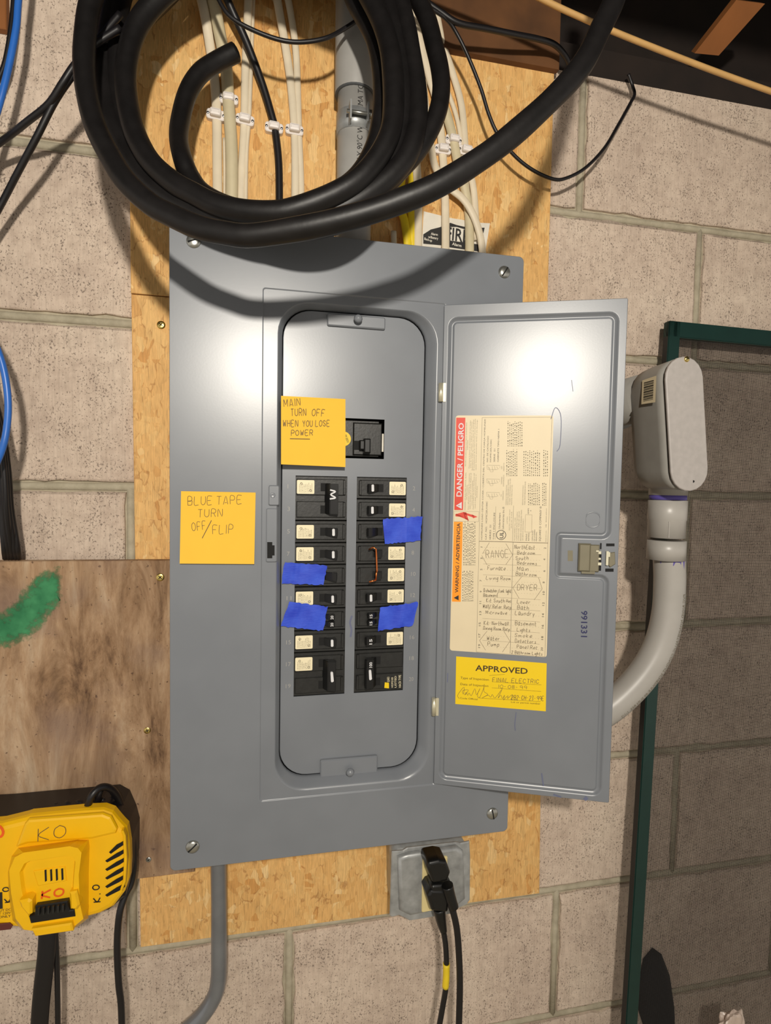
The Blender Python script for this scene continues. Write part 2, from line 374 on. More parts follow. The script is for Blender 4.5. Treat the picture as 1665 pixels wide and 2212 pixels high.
def pen(bm, s_, A, B, h, wd, y, mi=0, mp=None, jit=.25, slant=.1):
    A, B = Vector(A), Vector(B); e = B - A; ln = e.length; e.normalize(); nn = Vector((-e.y, e.x))
    W_ = [(2.2 if c in "il1I'" else 3 if c == ' ' else 5.6 if c in 'mMW' else 5) if not c.islower() or c in 'il' else (5.4 if c == 'm' else 4.4) for c in s_]; tot = sum(W_) - 1; sx = ln / tot; x = 0
    for c, cw in zip(s_, W_):
        js = [R.uniform(-jit, jit) for _ in range(4)]
        for t in SF.get(c, '').split('|'):
            if not t: continue
            P = _pts(t); sc = (.9 if c in 'mMW' else .8)
            if c == 'I' or c == '1': P = [(a - 1.5, b) for a, b in P]
            P2 = [Vector(((a * sc + x + b * slant * 1.2 + js[0] * b / 4 + R.uniform(-jit, jit) * .4) * sx, (b / 4 + js[1] * .06 + R.uniform(-jit, jit) * .06) * h, 0)) for a, b in P]
            if len(P2) > 2: P2 = spline(P2, 3)
            stroke(bm, [A + e * q.x + nn * q.y for q in P2], wd, y, mi, mp)
        x += cw

def lines(bm, f, x0, x1, n, ya, yb, mi, wd, y, rag=.12):
    for i in range(n):
        x = x0 + (x1 - x0) * (i + .5) / n; p = ya; e = yb + (ya - yb) * R.uniform(0, rag) if ya > yb else yb - (yb - ya) * R.uniform(0, rag); sg_ = -1 if ya > yb else 1; tot = abs(yb - ya)
        while (e - p) * sg_ > tot * .02:
            q = p + sg_ * tot * R.uniform(.03, .11)
            if (e - q) * sg_ < 0: q = e
            a, b = f(x, p), f(x, q); A_, B_ = Vector(a), Vector(b); k = max(1, int((B_ - A_).length / (wd * 2.2)))
            for j in range(k):
                h_ = R.uniform(.7, 1.25); stroke(bm, [A_.lerp(B_, j / k), A_.lerp(B_, (j + .62) / k)], wd * h_, y, mi)
            p = q + sg_ * tot * .018

# ------------------------------------------------------------------ the setting: block wall
C8 = .2032
wall = bpy.data.objects.new('wall_back', None); COL.objects.link(wall); wall['kind'] = 'structure'; WL['wall_back'] = Vector((0, 0, 0))
def block_bm(wd, hg, seed):
    rg = random.Random(seed); bm = NB(); p = []
    nx = max(4, int(wd / .016)); nz = int(hg / .016)
    for i in range(nx): p.append((-wd / 2 + wd * i / nx, -hg / 2))
    for i in range(nz): p.append((wd / 2, -hg / 2 + hg * i / nz))
    for i in range(nx): p.append((wd / 2 - wd * i / nx, hg / 2))
    for i in range(nz): p.append((-wd / 2, hg / 2 - hg * i / nz))
    q = [(a + rg.uniform(-.0011, .0011) * (3 if rg.random() < .08 else 1), b + rg.uniform(-.0011, .0011) * (3 if rg.random() < .08 else 1)) for a, b in p]
    r2 = ring(bm, q, .006); r1 = ring(bm, [(a * .998, b * .996) for a, b in q], .0012); r0 = ring(bm, inset(p, .0035), 0)
    skin(bm, r2, r1); skin(bm, r1, r0, 0, True); flat(bm, [r0], 0)
    me = bpy.data.meshes.new('block'); bmesh.ops.recalc_face_normals(bm, faces=bm.faces); bm.to_mesh(me); bm.free(); me.materials.append(M['block']); return me
JT = .0130
full = [block_bm(2 * C8 - JT, C8 - JT, i) for i in range(6)]
mort = NB(); box(mort, (-2.6, .005, -1.46), (2.4, .19, 3 * C8 - .012))
for k in range(-1, 10):
    z1 = (2 - k) * C8; z0 = z1 - C8; par = 1 if k % 2 == 0 else 0
    tube(mort, [Vector((x, .0065, z0)) for x in (-2.6, 2.4)], (JT * .42, .0055), 8, 0, flatn=(0, 1, 0))
    m = -13 + (0 if par else 1)
    while m * C8 < 2.2:
        sh_ = .013 if (k == 0 and m <= -3) else 0; xc = (m + 1) * C8 + sh_; o = bpy.data.objects.new('block', full[R.randrange(6)]); COL.objects.link(o)
        o.parent = wall; o.location = (xc, 0, (z0 + z1) / 2)
        tube(mort, [Vector((m * C8 + sh_, .0065, z)) for z in (z0, z1)], (JT * .42, .0055), 8, 0, flatn=(0, 1, 0))
        m += 2
obj('mortar', mort, 'mortar', wall, kind='stuff')
fl = obj('floor', one(box, (-2.7, -3, -1.5), (2.5, .2, -1.46)), 'mortar'); fl['kind'] = 'structure'; fl['label'] = 'concrete basement floor'
# joists and deck above the wall
ce = bpy.data.objects.new('ceiling', None); COL.objects.link(ce); ce['kind'] = 'structure'; ce.location = (0, 0, .6); WL['ceiling'] = Vector((0, 0, .6))
obj('sill_plate', one(box, (-2.6, -.0003, .599), (2.4, .14, .638)), 'lumber_shaded', ce)
obj('rim_joist', one(box, (-2.6, .05, .638), (2.4, .09, .88)), 'lumber_shaded', ce)
obj('subfloor', one(box, (-2.6, -2.4, .88), (2.4, .09, .90)), 'lumber_shaded', ce)
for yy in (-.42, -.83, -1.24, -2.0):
    obj('joist', one(box, (-2.6, yy, .592), (2.4, yy - .038, .88)), 'lumber_shaded', ce)

# ------------------------------------------------------------------ boards on the wall
OY = -.012
zt = .70
a1 = PX([(279, 470), (282, 633), (305, 2036)], OY); b1 = PX([(1196, 180), (1190, 640), (1171, 1925)], OY)
zseam = U(282, 634, OY).z
zb = U(700, 1985, OY).z
bmq = NB(); prism(bmq, [(-.605, zseam + .0006), (-.0535, zseam + .0006), (-.0545, zt), (-.607, zt)], OY, -.0005, .0008, 0)
obj('strand_board', bmq, 'osb2', label='upper oriented strand board behind the cables above the grey breaker panel', cat='board')
bmq = NB(); prism(bmq, [(-.597, zb - .003), (-.037, zb - .009), (-.0535, zseam - .0006), (-.6045, zseam - .0006)], OY, -.0005, .0008, 0)
sb = obj('strand_board', bmq, 'osb', label='lower oriented strand board behind the grey breaker panel, with the wire strap of knots at its foot', cat='board')
sb['label'] = 'lower oriented strand board behind the grey breaker panel and the outlet box'
# ledger strip over the board, upper right
bmq = NB(); box(bmq, (-.32, -.022, U(1000, 113, -.02).z), (-.052, -.0125, .70), bev=.001)
obj('ledger_board', bmq, 'lumber', label='wooden ledger strip with painted-in shade across the top of the strand board', cat='board')
bmq = NB(); xw_ = U(13, 30, -.01).x; box(bmq, (-.82, -.010, U(10, 62, -.01).z), (xw_, -.001, .66), bev=.001)
obj('wood_strip', bmq, 'brace', label='piece of orange wood at the top left edge beside the blue wire', cat='board')
# weathered plywood
PY = -.026
pz = U(200, 1211, PY).z; px1 = U(420, 1880, PY).x; pzb = U(300, 1898, PY).z
ply = thing('plywood_board', (-.7, PY, pzb), 'stained weathered plywood sheet at left with green spray paint', 'board')
bmq = NB(); prism(bmq, [(-1.15, pzb - .004), (px1, pzb), (px1, pz - .001), (-1.15, pz + .002)], PY, -.0125, .0008, 0)
obj('sheet', bmq, 'ply', ply)
bmq = NB(); P = [U(u, v, PY - .0004) for u, v in ((-60, 1372), (0, 1362), (30, 1354), (62, 1325), (88, 1292), (110, 1268), (138, 1262))]
gr = N('green_spray_overlay'); gco = gr.co(geo=True)
gr.base(gr.ramp(gr.noise(gco, 60, 3), [(.3, srgb(20, 104, 62)), (.7, srgb(62, 142, 92))])); gr.pr(.7)
at = gr.n('ShaderNodeAttribute', attribute_name='fade'); nz_ = gr.noise(gco, 120, 4, .7)
mm = gr.n('ShaderNodeMath', operation='ADD'); gr.l(at.outputs['Fac'], mm.inputs[0]); gr.l(nz_, mm.inputs[1])
gr.l(gr.ramp(mm.outputs[0], [(.52, G(0)), (.92, G(.97))]), gr.b.inputs['Alpha']); M['greenspray'] = gr.m
Ps = spline(P, 6); fl_ = bmq.verts.layers.float.new('fade'); rows = []
for i, p in enumerate(Ps):
    t = (Ps[min(i + 1, len(Ps) - 1)] - Ps[max(i - 1, 0)]).normalized(); n_ = Vector((-t.z, 0, t.x)); endf = min(1, (len(Ps) - 1 - i) / 6)
    row = []
    for k in range(-4, 5):
        vv = bmq.verts.new(p + n_ * (.023 * k / 4)); vv[fl_] = .62 * max(0, 1 - abs(k) / 4) ** .8 * endf; row.append(vv)
    rows.append(row)
for a, b in zip(rows, rows[1:]):
    for k in range(8): face(bmq, [a[k], a[k + 1], b[k + 1], b[k]])
obj('spray_paint_arc', bmq, 'greenspray', ply, label='green spray paint arc')

def screw(name, u, v, y, r, mat, parent=None, label=None, cat=None, slot=.6, dome=.4, cross=False, group=None):
    c = U(u, v, y) if not isinstance(u, Vector) else u
    bm = NB(); lathe(bm, c, (0, -1, 0), [(-.001, r * .98), (0, r), (r * dome * .5, r * .92), (r * dome * .85, r * .6), (r * dome, r * .25), (r * dome * 1.01, .0001)], 18)
    d = Vector((math.cos(slot), 0, math.sin(slot))); nv = Vector((-d.z, 0, d.x))
    for dd, nn_ in (((d, nv),) + (((nv, d),) if cross else ())):
        ln = r * (.8 if not cross else .5); wd = r * .1
        tpf = c + Vector((0, -r * dome * 1.02 - .00005, 0)); vs = [tpf + dd * ln * a + nn_ * wd * b for a, b in ((-1, -1), (1, -1), (1, 1), (-1, 1))]
        lo4 = [bm.verts.new(q) for q in vs]; hi = [bm.verts.new(q + Vector((0, r * dome * .5, 0))) for q in vs]
        face(bm, lo4, 1); skin(bm, lo4, hi, 1)
    return obj(name, bm, [mat, 'inside'], parent, label, cat, group)
screw('wood_screw', 346, 1247, PY, .0050, 'brass', ply, slot=.8, dome=.2, cross=True)
screw('wood_screw', 318, 1578, PY, .0042, 'brass', ply, slot=.3, dome=.2, cross=True)
screw('wood_screw', 321, 1857, PY, .0034, 'screw', ply, slot=.3, dome=.3, cross=True)
screw('wood_screw', 348, 702, OY, .0052, 'brass', None, 'worn screw in a gouge of the strand board left of the panel', 'screw', slot=.9, dome=.3, cross=True)

# ------------------------------------------------------------------ breaker panel
CY = -.125
X0, X1, Z0, Z1 = -.5428, -.1448, -.4205, .2815
pan = thing('breaker_panel', (-.344, CY, Z0), 'large grey steel electrical panel with its door open on the strand board', 'electrical panel')
# enclosure
bm = NB(); ex0, ex1, ez0, ez1 = -.53, -.157, -.408, .269
box(bm, (ex0, -.016, ez0), (ex1, -.0135, ez1)); box(bm, (ex0, CY + .0015, ez0), (ex0 + .0015, -.016, ez1)); box(bm, (ex1 - .0015, CY + .0015, ez0), (ex1, -.016, ez1))
box(bm, (ex0, CY + .0015, ez0), (ex1, -.016, ez0 + .0015)); box(bm, (ex0, CY + .0015, ez1 - .0015), (ex1, -.016, ez1))
obj('enclosure', bm, 'steel_dk', pan)
rx0, rx1, rz0, rz1 = -.4463, -.2412, -.3510, .2185
ox0, ox1, oz0, oz1 = -.4312, -.2485, -.3450, .2085
ix0, ix1, iz0, iz1 = -.4258, -.2590, -.3345, .2048
bm = NB()
def R_(x0, z0, x1, z1, r, y): return ring(bm, rr(x0, z0, x1, z1, r, 8), y)
rings = [R_(X0 + .002, Z0 + .002, X1 - .002, Z1 - .002, .005, CY + .0015), R_(X0, Z0, X1, Z1, .006, CY + .001), R_(X0, Z0, X1, Z1, .006, CY + .0004), R_(X0 + .0005, Z0 + .0005, X1 - .0005, Z1 - .0005, .006, CY)]
for a, b in zip(rings, rings[1:]): skin(bm, a, b, 0, True)
rec = [R_(rx0 - .0012, rz0 - .0012, rx1 + .0012, rz1 + .0012, .003, CY), R_(rx0 - .0006, rz0 - .0006, rx1 + .0006, rz1 + .0006, .0028, CY + .0003), R_(rx0, rz0, rx1, rz1, .0025, CY + .0014)]
flat(bm, [rings[-1], rec[0]], CY)
for a, b in zip(rec, rec[1:]): skin(bm, a, b, 0, True)
prof = [(0, 0.0), (.12, .0003), (.3, .0022), (.6, .0062), (.82, .0095), (.95, .0113), (1, .0135), (1.0, .0165)]
op = []
for t, dy in prof:
    q = min(t, 1); op.append(R_(ox0 + (ix0 - ox0) * q, oz0 + (iz0 - oz0) * q, ox1 + (ix1 - ox1) * q, oz1 + (iz1 - oz1) * q, .036 - .004 * q, CY + .0014 + dy))
flat(bm, [rec[-1], op[0]], CY)
for a, b in zip(op, op[1:]): skin(bm, a, b, 0, True)
cover = obj('cover', bm, 'steel', pan)
for (u, v), sl in zip(((418, 521), (1089, 588), (1063, 1757), (416, 1829)), (.35, 1.0, -1.35, .75)):
    screw('cover_screw', u, v, CY, .0075, 'screw', pan, slot=sl)
# dead front
FY = -.1085
LW = (-.4095, -.2395, -.3500, .0175); RW = (-.3387, -.2395, -.2787, .0175); MW = (-.3930, .0388, -.3070, .0850)
bm = NB()
prism(bm, rr(ix0 + .001, iz0 + .001, ix1 - .001, iz1 - .001, .032, 8), FY, FY + .0016, .0006, 0, [[(a, b), (c, b), (c, d), (a, d)] for a, b, c, d in (LW, RW, MW)])
dead = obj('dead_front', bm, 'steel', pan)
obj('interior_backing', one(box, (ix0 + .002, -.062, iz0 + .03), (ix1 - .002, -.058, iz1 - .06)), 'inside', pan)
# tabs
for (u0, v0, u1, v1, ku, kv, sg) in ((707, 676, 832, 712, 772, 691, 1), (692, 1643, 815, 1672, 755, 1664, -1)):
    a, b = U(u0, v0, FY - .004), U(u1, v1, FY - .004)
    bm = NB(); prism(bm, rr(a.x, min(a.z, b.z), b.x, max(a.z, b.z), .002, 3), FY - .0045, FY - .0005, .0012, 0)
    t_ = obj('retaining_tab', bm, 'steel', pan)
    k = U(ku, kv, FY - .006); bm = NB(); cyl(bm, k + Vector((0, .006, 0)), k + Vector((0, -.004, 0)), .0022, 10); lathe(bm, k + Vector((0, -.002, 0)), (0, -1, 0), [(0, .001), (.0008, .004), (.003, .005), (.0058, .0036), (.007, .0005)], 14)
    obj('knob', bm, 'steel', t_)
# latch strike on the left lip
bm = NB(); a, b = U(580, 1048, CY), U(603, 1092, CY); c_ = U(589, 1070, CY - .002)
prism(bm, fillet([(a.x, b.z), (b.x, b.z), (b.x, a.z), (a.x, a.z)], .002, 3), CY - .0012, CY + .002, .001, 0)
lathe(bm, c_ + Vector((0, .001, 0)), (0, -1, 0), [(0, .003), (.0008, .0027), (.0004, .0018), (.0003, .0001)], 14)
obj('strike_boss', bm, 'steel', pan)
bm = NB(); a, b = U(575, 1098, CY), U(600, 1214, CY)
prism(bm, fillet([(a.x, b.z), (b.x - .001, b.z), (b.x - .001, a.z), (a.x, a.z)], .0018, 3), CY - .0006, CY + .002, .0008, 0)
obj('strike_plate', bm, 'steel', pan)
bm = NB(); prism(bm, PX([(577, 1171), (588, 1171), (588, 1178), (593, 1178), (593, 1200), (588, 1200), (588, 1206), (577, 1206)], CY - .0008), CY - .0008, CY + .0015)
obj('strike_slot', bm, 'slot', pan)
bm = NB()
for i in range(10):
    z = .0175 - .0257 * (i + .5) - .002
    text(bm, str(2 * i + 1), (-.4185, z), (-.4185 + (.0008 if i == 0 else .003 if i < 5 else .0055), z), .005, FY - .0002); text(bm, str(2 * i + 2), (-.2712, z), (-.2712 + (.003 if i < 4 else .0055), z), .005, FY - .0002)
m_ = NB(); stroke(m_, spline([Vector((*U(*q, FY).xz, 0)) for q in ((760, 1330), (756, 1345), (759, 1360), (757, 1376))], 5), .0022, FY - .00015); obj('marker_smear', m_, 'marker', dead)
obj('embossed_numbers', bm, 'pvc', pan, kind='stuff')

# breakers
PT = .0257
def breaker(side, row, n, sticker=True, mark=None, tie=False, off=False, handle=True, tandem=None, num=None):
    zt_ = .0175 - PT * row; xo = LW[0] if side == 'L' else RW[2]; s_ = 1 if side == 'L' else -1
    X = lambda t: xo + s_ * t
    BY = -.1075
    bm = NB(); box(bm, (X(-.001), BY, zt_ - .0004), (X(.0605), -.075, zt_ - PT * n + .0004), bev=.0006)
    for k in range(n):
        zc = zt_ - PT * (k + .5); box(bm, (X(.0012), BY - .0022, zc + .0092), (X(.0565), BY, zc - .0092), bev=.0007)
        box(bm, (X(.0545), BY - .0035, zc + .0085), (X(.0575), BY, zc - .0085), bev=.0005)
    br_ = obj('circuit_breaker', bm, 'bk', pan)
    FYb = BY - .0022
    for k in range(n):
        zc = zt_ - PT * (k + .5)
        if not tandem: obj('handle_slot', one(box, (X(.0285), FYb - .0002, zc + .0047), (X(.0400), FYb + .001, zc - .0047)), 'slot', br_)
        if sticker and k == 0:
            bm = NB(); dx = .0015
            prism(bm, rr(min(X(dx), X(dx + .0198)), zc - .0078, max(X(dx), X(dx + .0198)), zc + .0078, .0012, 3), FYb - .00025, FYb + .0002, 0, 0)
            a_ = [(X(dx + .002), zc - .0062), (X(dx + .0178), zc - .0062), (X(dx + .0178), zc + .0062), (X(dx + .002), zc + .0062)]
            xa_, xb_ = min(a_[0][0], a_[1][0]), max(a_[0][0], a_[1][0]); lines(bm, lambda p_, q_: (p_, q_), xa_, xb_, 9, zc - .0062, zc + .0062, 2, .00072, FYb - .0003, .4)
            for cc in ((.005, .0038), (.0155, -.004)):
                r0 = ring(bm, circ(X(dx + cc[0]), zc + cc[1], .0014, 12), FYb - .00035); r1 = ring(bm, circ(X(dx + cc[0]), zc + cc[1], .0009, 12), FYb - .00035); skin(bm, r0, r1, 2)
            obj('rating_sticker', bm, ['sticker', 'print', 'inkfaint'], br_)
    def head(z0, z1, t0, t1, prot=.0105):
        bm = NB(); zc = (z0 + z1) / 2
        # neck rising from the slot, then a squared paddle
        a = [(X(.033 if not off else .035), FYb + .001), (X(t0), FYb - prot * .75), (X(t1), FYb - prot), (X(t1 + .001), FYb - prot * .45), (X(t1 - .002), FYb + .001)]
        lo_ = [bm.verts.new((p[0], p[1], z0)) for p in a]; hi_ = [bm.verts.new((p[0], p[1], z1)) for p in a]
        skin(bm, lo_, hi_); face(bm, lo_); face(bm, hi_[::-1])
        bmesh.ops.bevel(bm, geom=list(bm.edges), offset=.0006, segments=2, affect='EDGES')
        return obj('handle', bm, 'bk2', br_)
    hp = FYb - .0099
    if tandem:
        for dz in (.0042, -.0042):
            zc = zt_ - PT * .5 + dz; obj('handle_slot', one(box, (X(.031), FYb - .0002, zc + .0028), (X(.037), FYb + .001, zc - .0028)), 'slot', br_)
            hh = head(zc - .0030, zc + .0030, .0395, .0455, .008)
            bm = NB(); xa = X(.0450) if s_ > 0 else X(.0410)
            # the rating reads sideways up the tip of the lever
            text(bm, tandem, (X(.0425) + .0016, zc - .0022), (X(.0425) + .0016, zc + .0022), .0032, FYb - .0085, 0, True); obj('rating_number', bm, 'white', br_)
        return br_
    if n == 1 and handle:
        zc = zt_ - PT * .5
        if off: head(zc - .0045, zc + .0045, .030, .037, .009)
        else: head(zc - .0048, zc + .0048, .0425, .0475 if side == 'L' else .0478)
        t0 = .0425
    elif n == 2:
        zc = zt_ - PT
        t0 = .040
        head(zc - .0178, zc + .0172, .0385, .0475, .0115)
        hp = FYb - .0112
    if mark:
        bm = NB(); zc = zt_ - PT * n / 2
        if mark == 'dash': prism(bm, fillet([(X(.0430) - .0014, zc - .0041), (X(.0430) + .0016, zc - .0039), (X(.0430) + .0013, zc + .0042), (X(.0430) - .0016, zc + .004)], .001, 3), FYb - .0095, FYb - .0080)
        if mark == 'long': prism(bm, fillet([(X(.043) - .001, zc - .0068), (X(.043) + .0022, zc - .0055), (X(.043) + .0010, zc + .0062), (X(.043) - .0018, zc + .0055)], .0012, 3), FYb - .0122, FYb - .0095)
        if mark == 'M': stroke(bm, spline([Vector((X(.0385) + a, zc + b, 0)) for a, b in ((-.0004, .0100), (.0056, .0082), (.0004, .0048), (.0058, .0012), (-.0006, -.0002))], 4), .0017, FYb - .0122)
        obj('paint_mark', bm, 'white', br_, label='white paint mark')
    if num:
        bm = NB(); s2, zz = num
        text(bm, s2, (X(.0425) + .0016, zt_ - PT * n / 2 + zz - .0032), (X(.0425) + .0016, zt_ - PT * n / 2 + zz + .0032), .0035, FYb - (.0122 if n == 2 else .0098), 0, True); obj('rating_number', bm, 'white', br_)
    return br_
breaker('L', 0, 2, mark='M'); breaker('L', 2, 1, mark='dash'); breaker('L', 3, 1, mark='dash'); breaker('L', 4, 1); breaker('L', 5, 1, mark='dash')
breaker('L', 6, 1, False, tandem='20'); breaker('L', 7, 1, mark='dash'); breaker('L', 8, 2, mark='long')
breaker('R', 0, 1, mark='dash'); breaker('R', 1, 1, mark='dash'); breaker('R', 2, 1, False); breaker('R', 3, 1, off=True); breaker('R', 4, 1, off=True); breaker('R', 5, 1, mark='dash')
breaker('R', 6, 1, False, tandem='15'); breaker('R', 7, 1, num=('15', 0)); gb = breaker('R', 8, 2, False, mark='long', num=('100', .0118))
bm = NB()
a = U(837, 1475, -.1105)
prism(bm, PX([(831, 1474), (840, 1475), (840, 1487), (830, 1486)], -.1100), -.1100, -.1095, 0, 0)
obj('maker_plate', bm, 'appr', gb)
bm = NB()
text(bm, 'SQUARE D', PX([(841, 1473)], -.11)[0], PX([(841, 1462)], -.11)[0], .003, -.11); text(bm, 'HOM2100', PX([(849, 1485)], -.11)[0], PX([(849, 1463)], -.11)[0], .0024, -.11)
text(bm, 'LISTED', PX([(856, 1485)], -.11)[0], PX([(856, 1460)], -.11)[0], .0024, -.11); text(bm, 'HACR TYPE', PX([(866, 1485)], -.11)[0], PX([(866, 1458)], -.11)[0], .003, -.11)
obj('printed_text', bm, 'sticker', gb)
# main breaker
bm = NB(); MB = -.1000
box(bm, (MW[0] - .001, MB, MW[1] + .0025), (MW[2] - .0045, -.07, MW[3] - .0008), bev=.0008)
a, b = U(763, 912, MB - .003), U(825, 985, MB - .003); box(bm, (a.x, MB - .0025, b.z), (b.x, MB, a.z), bev=.0015)
mb = obj('main_breaker', bm, 'bk', pan)
a, b = U(764, 952, MB - .003), U(781, 972, MB - .003); obj('handle_slot', one(box, (a.x, MB - .0028, b.z), (b.x, MB - .002, a.z)), 'slot', mb)
bm = NB(); a, b = U(776, 951, MB - .006), U(788, 972, MB - .006); box(bm, (a.x, MB - .010, b.z), (b.x, MB - .002, a.z), bev=.0012)
a, b = U(786, 947, MB - .011), U(800, 979, MB - .011); box(bm, (a.x, MB - .0125, b.z), (b.x, MB - .004, a.z), bev=.0015)
obj('handle', bm, 'bk2', mb)
bm = NB(); text(bm, '100', PX([(774, 936)], MB)[0], PX([(774, 922)], MB)[0], .0055, MB - .0028, 0, True); text(bm, 'A', PX([(797, 934)], MB)[0], PX([(797, 926)], MB)[0], .004, MB - .0028, 0, True); obj('rating_number', bm, 'steel_dk', mb)
bm = NB(); prism(bm, circ(U(742, 948, MB).x, U(742, 948, MB).z, .0086, 24), MB - .0006, MB + .0001); obj('rating_disc', bm, 'appr', mb, label='round yellow interrupt rating sticker')
bm = NB(); text(bm, '10,000 AIR', PX([(754, 955)], MB)[0], PX([(748, 938)], MB)[0], .003, MB - .0008); obj('rating_number', bm, 'brown_ink', mb)
bm = NB(); a, b = U(822, 937, MB), U(829, 976, MB); box(bm, (a.x, MB - .001, b.z), (b.x, MB + .003, a.z)); obj('edge_label', bm, 'paper', mb)

# ------------------------------------------------------------------ the door (its own frame: X from the hinge, Z world)
TH = math.radians(22); HX, HY = -.2428, -.1262
dX = Vector((math.cos(TH), -math.sin(TH), 0)); dN = Vector((math.sin(TH), math.cos(TH), 0)); HP = Vector((HX, HY, 0))
def D(u, v, y=0):
    d = RM @ Vector(((u - 832.5) / FPX, 1, -(v - 1106) / FPX)); t = (HP + dN * y - CAM).dot(dN) / d.dot(dN); q = CAM + d * t
    return ((q - HP).dot(dX), q.z)
DW = .2005; dz0, dz1 = -.3500, .2172
bm = NB()
out = rr(0, dz0, DW, dz1, .0015, 2)
o0 = ring(bm, out, .0055); o1 = ring(bm, out, .0006); o2 = ring(bm, inset(out, .0006), 0)
skin(bm, o0, o1, 0, True); skin(bm, o1, o2, 0, True)
tl, tr, br2 = D(983, 699), D(1322, 684), D(1289, 1706); nt = D(1201, 1151), D(1300, 1151), D(1201, 1249)
print('DOOR', tl, tr, br2, nt, D(956, 1676))
xl, xr, zt2, zb2 = (tl[0] + D(956, 1676)[0]) / 2, (tr[0] + br2[0]) / 2, (tl[1] + tr[1]) / 2, (br2[1] + D(956, 1676)[1]) / 2
nx, nz1, nz0 = nt[0][0], (nt[0][1] + nt[1][1]) / 2, nt[2][1]
def panel(d):
    P = [(xl - d, zb2 - d), (xr + d, zb2 - d), (xr + d, nz0 - 0 + d), (nx + d, nz0 + d), (nx + d, nz1 - d), (xr + d, nz1 - d), (xr + d, zt2 + d), (xl - d, zt2 + d)]
    P[2] = (xr + d, nz0 + d); P[3] = (nx + d, nz0 + d); return P
def pr_(d): return fillet(panel(d), [max(.0015, r) for r in (.004 + d, .004 + d, .004 + d, .006 - d, .006 - d, .004 + d, .004 + d, .004 + d)], 5)
bp = [(.0072, 0), (.0064, .0002), (.0056, .0008), (.0046, .0021), (.0030, .0033), (.0020, .0036), (.0010, .0032), (.0003, .0026), (0, .0023), (-.0006, .0022)]
# notch corners keep the same vertex count at every offset
rs = [ring(bm, pr_(d), y) for d, y in bp]
lh = [[D(*q) for q in ((1226, 1189), (1237, 1189), (1237, 1212), (1226, 1212))], [D(*q) for q in ((1309, 1174), (1327, 1174), (1327, 1180), (1309, 1180))], [D(*q) for q in ((1307, 1228), (1325, 1228), (1325, 1235), (1307, 1235))]]
flat(bm, [o2, rs[0]], 0)
for a, b in zip(rs, rs[1:]): skin(bm, a, b, 0, True)
flat(bm, [rs[-1]], 0)
bk = [ring(bm, [(a, b) for a, b in out], .0055)]
door = obj('door', bm, 'steel', pan, frame=((HX - WL[pan.name].x, HY - WL[pan.name].y, -WL[pan.name].z), (0, 0, -TH)))
WL[door.name] = Vector((0, 0, 0))
PYd = .0022       # the sunken sheet of the door
for v0, v1 in ((828, 868), (1508, 1546)):
    bm = NB(); a = D(953 if v0 < 1000 else 937, v0); b = D(953, v1); cyl(bm, (-.0015, -.0012, D(953, v0)[1]), (-.0015, -.0012, D(953, v1)[1]), .0028, 12); box(bm, (0, -.0012, D(953, v0)[1]), (.0042, .0002, D(953, v1)[1]))
    obj('hinge', bm, 'silver', door)
# latch
bm = NB(); box(bm, (*[D(1249, 1173)[0], -.0052][0:2], D(1249, 1233)[1]), (D(1275, 1173)[0], -.0005, D(1249, 1173)[1]), bev=.0015)
box(bm, (D(1272, 1180)[0], -.0035, D(1272, 1234)[1]), (D(1294, 1180)[0], -.0005, D(1272, 1176)[1]), bev=.001); box(bm, (D(1255, 1230)[0], -.003, D(1255, 1238)[1]), (D(1284, 1230)[0], -.0005, D(1255, 1232)[1]))
la = obj('latch', bm, 'latch', door)
bm = NB()
for q in ((1291, 1190, 1297, 1196), (1291, 1204, 1296, 1208), (1290, 1214, 1297, 1220), (1308, 1190, 1313, 1220), (1313, 1192, 1316, 1202), (1286, 1188, 1292, 1191)): box(bm, (D(q[0], q[1])[0], -.0042, D(q[0], q[3])[1]), (D(q[2], q[1])[0], -.001, D(q[0], q[1])[1]))
obj('latch_spring', bm, 'silver', door, kind='stuff')
bm = NB(); prism(bm, [D(*q) for q in ((1314, 1194), (1327, 1192), (1328, 1218), (1317, 1225), (1313, 1220))][::-1], -.0025, -.0003, .0006)
obj('latch_finger', bm, 'latch', door)
bm = NB(); face(bm, ring(bm, lh[0], -.0002)); obj('latch_window', bm, 'latch', door)
for h_ in lh[1:]: bm = NB(); face(bm, ring(bm, h_, -.0002)); obj('spring_hole', bm, 'slot', door)
bm = NB()
for q in ((1285, 1191, 1299, 1232), (1296, 1173, 1299, 1186), (1262, 1230, 1272, 1233)): box(bm, (D(q[0], q[1])[0], -.0009, D(q[0], q[3])[1]), (D(q[2], q[1])[0], -.0004, D(q[0], q[1])[1]))
obj('latch_opening', bm, 'slot', door)
# embossed disc
bm = NB(); cc = D(1281, 1123); rr_ = abs(D(1299, 1123)[0] - cc[0]) * 1.0; pr0 = None
for k, (r_, dy) in enumerate(((rr_ + .0005, 0), (rr_, -.0005), (rr_ - .0006, -.0002), (rr_ - .0012, 0))):
    q = [(cc[0] + max(-.82 * rr_, min(.82 * rr_, r_ * math.cos(2 * math.pi * i / 28))), cc[1] + r_ * math.sin(2 * math.pi * i / 28)) for i in range(28)]; q = ring(bm, q, PYd - .0001 + dy)
    if pr0: skin(bm, pr0, q, 0, True)
    pr0 = q
obj('embossed_disc', bm, 'steel', door)
# ink and marker on the door
bm = NB(); text(bm, '991331', D(1256, 1320), D(1255.5, 1377), .0068, PYd - .0002, 0, True); 
obj('stamped_number', bm, 'inkpen', door)
bm = NB()
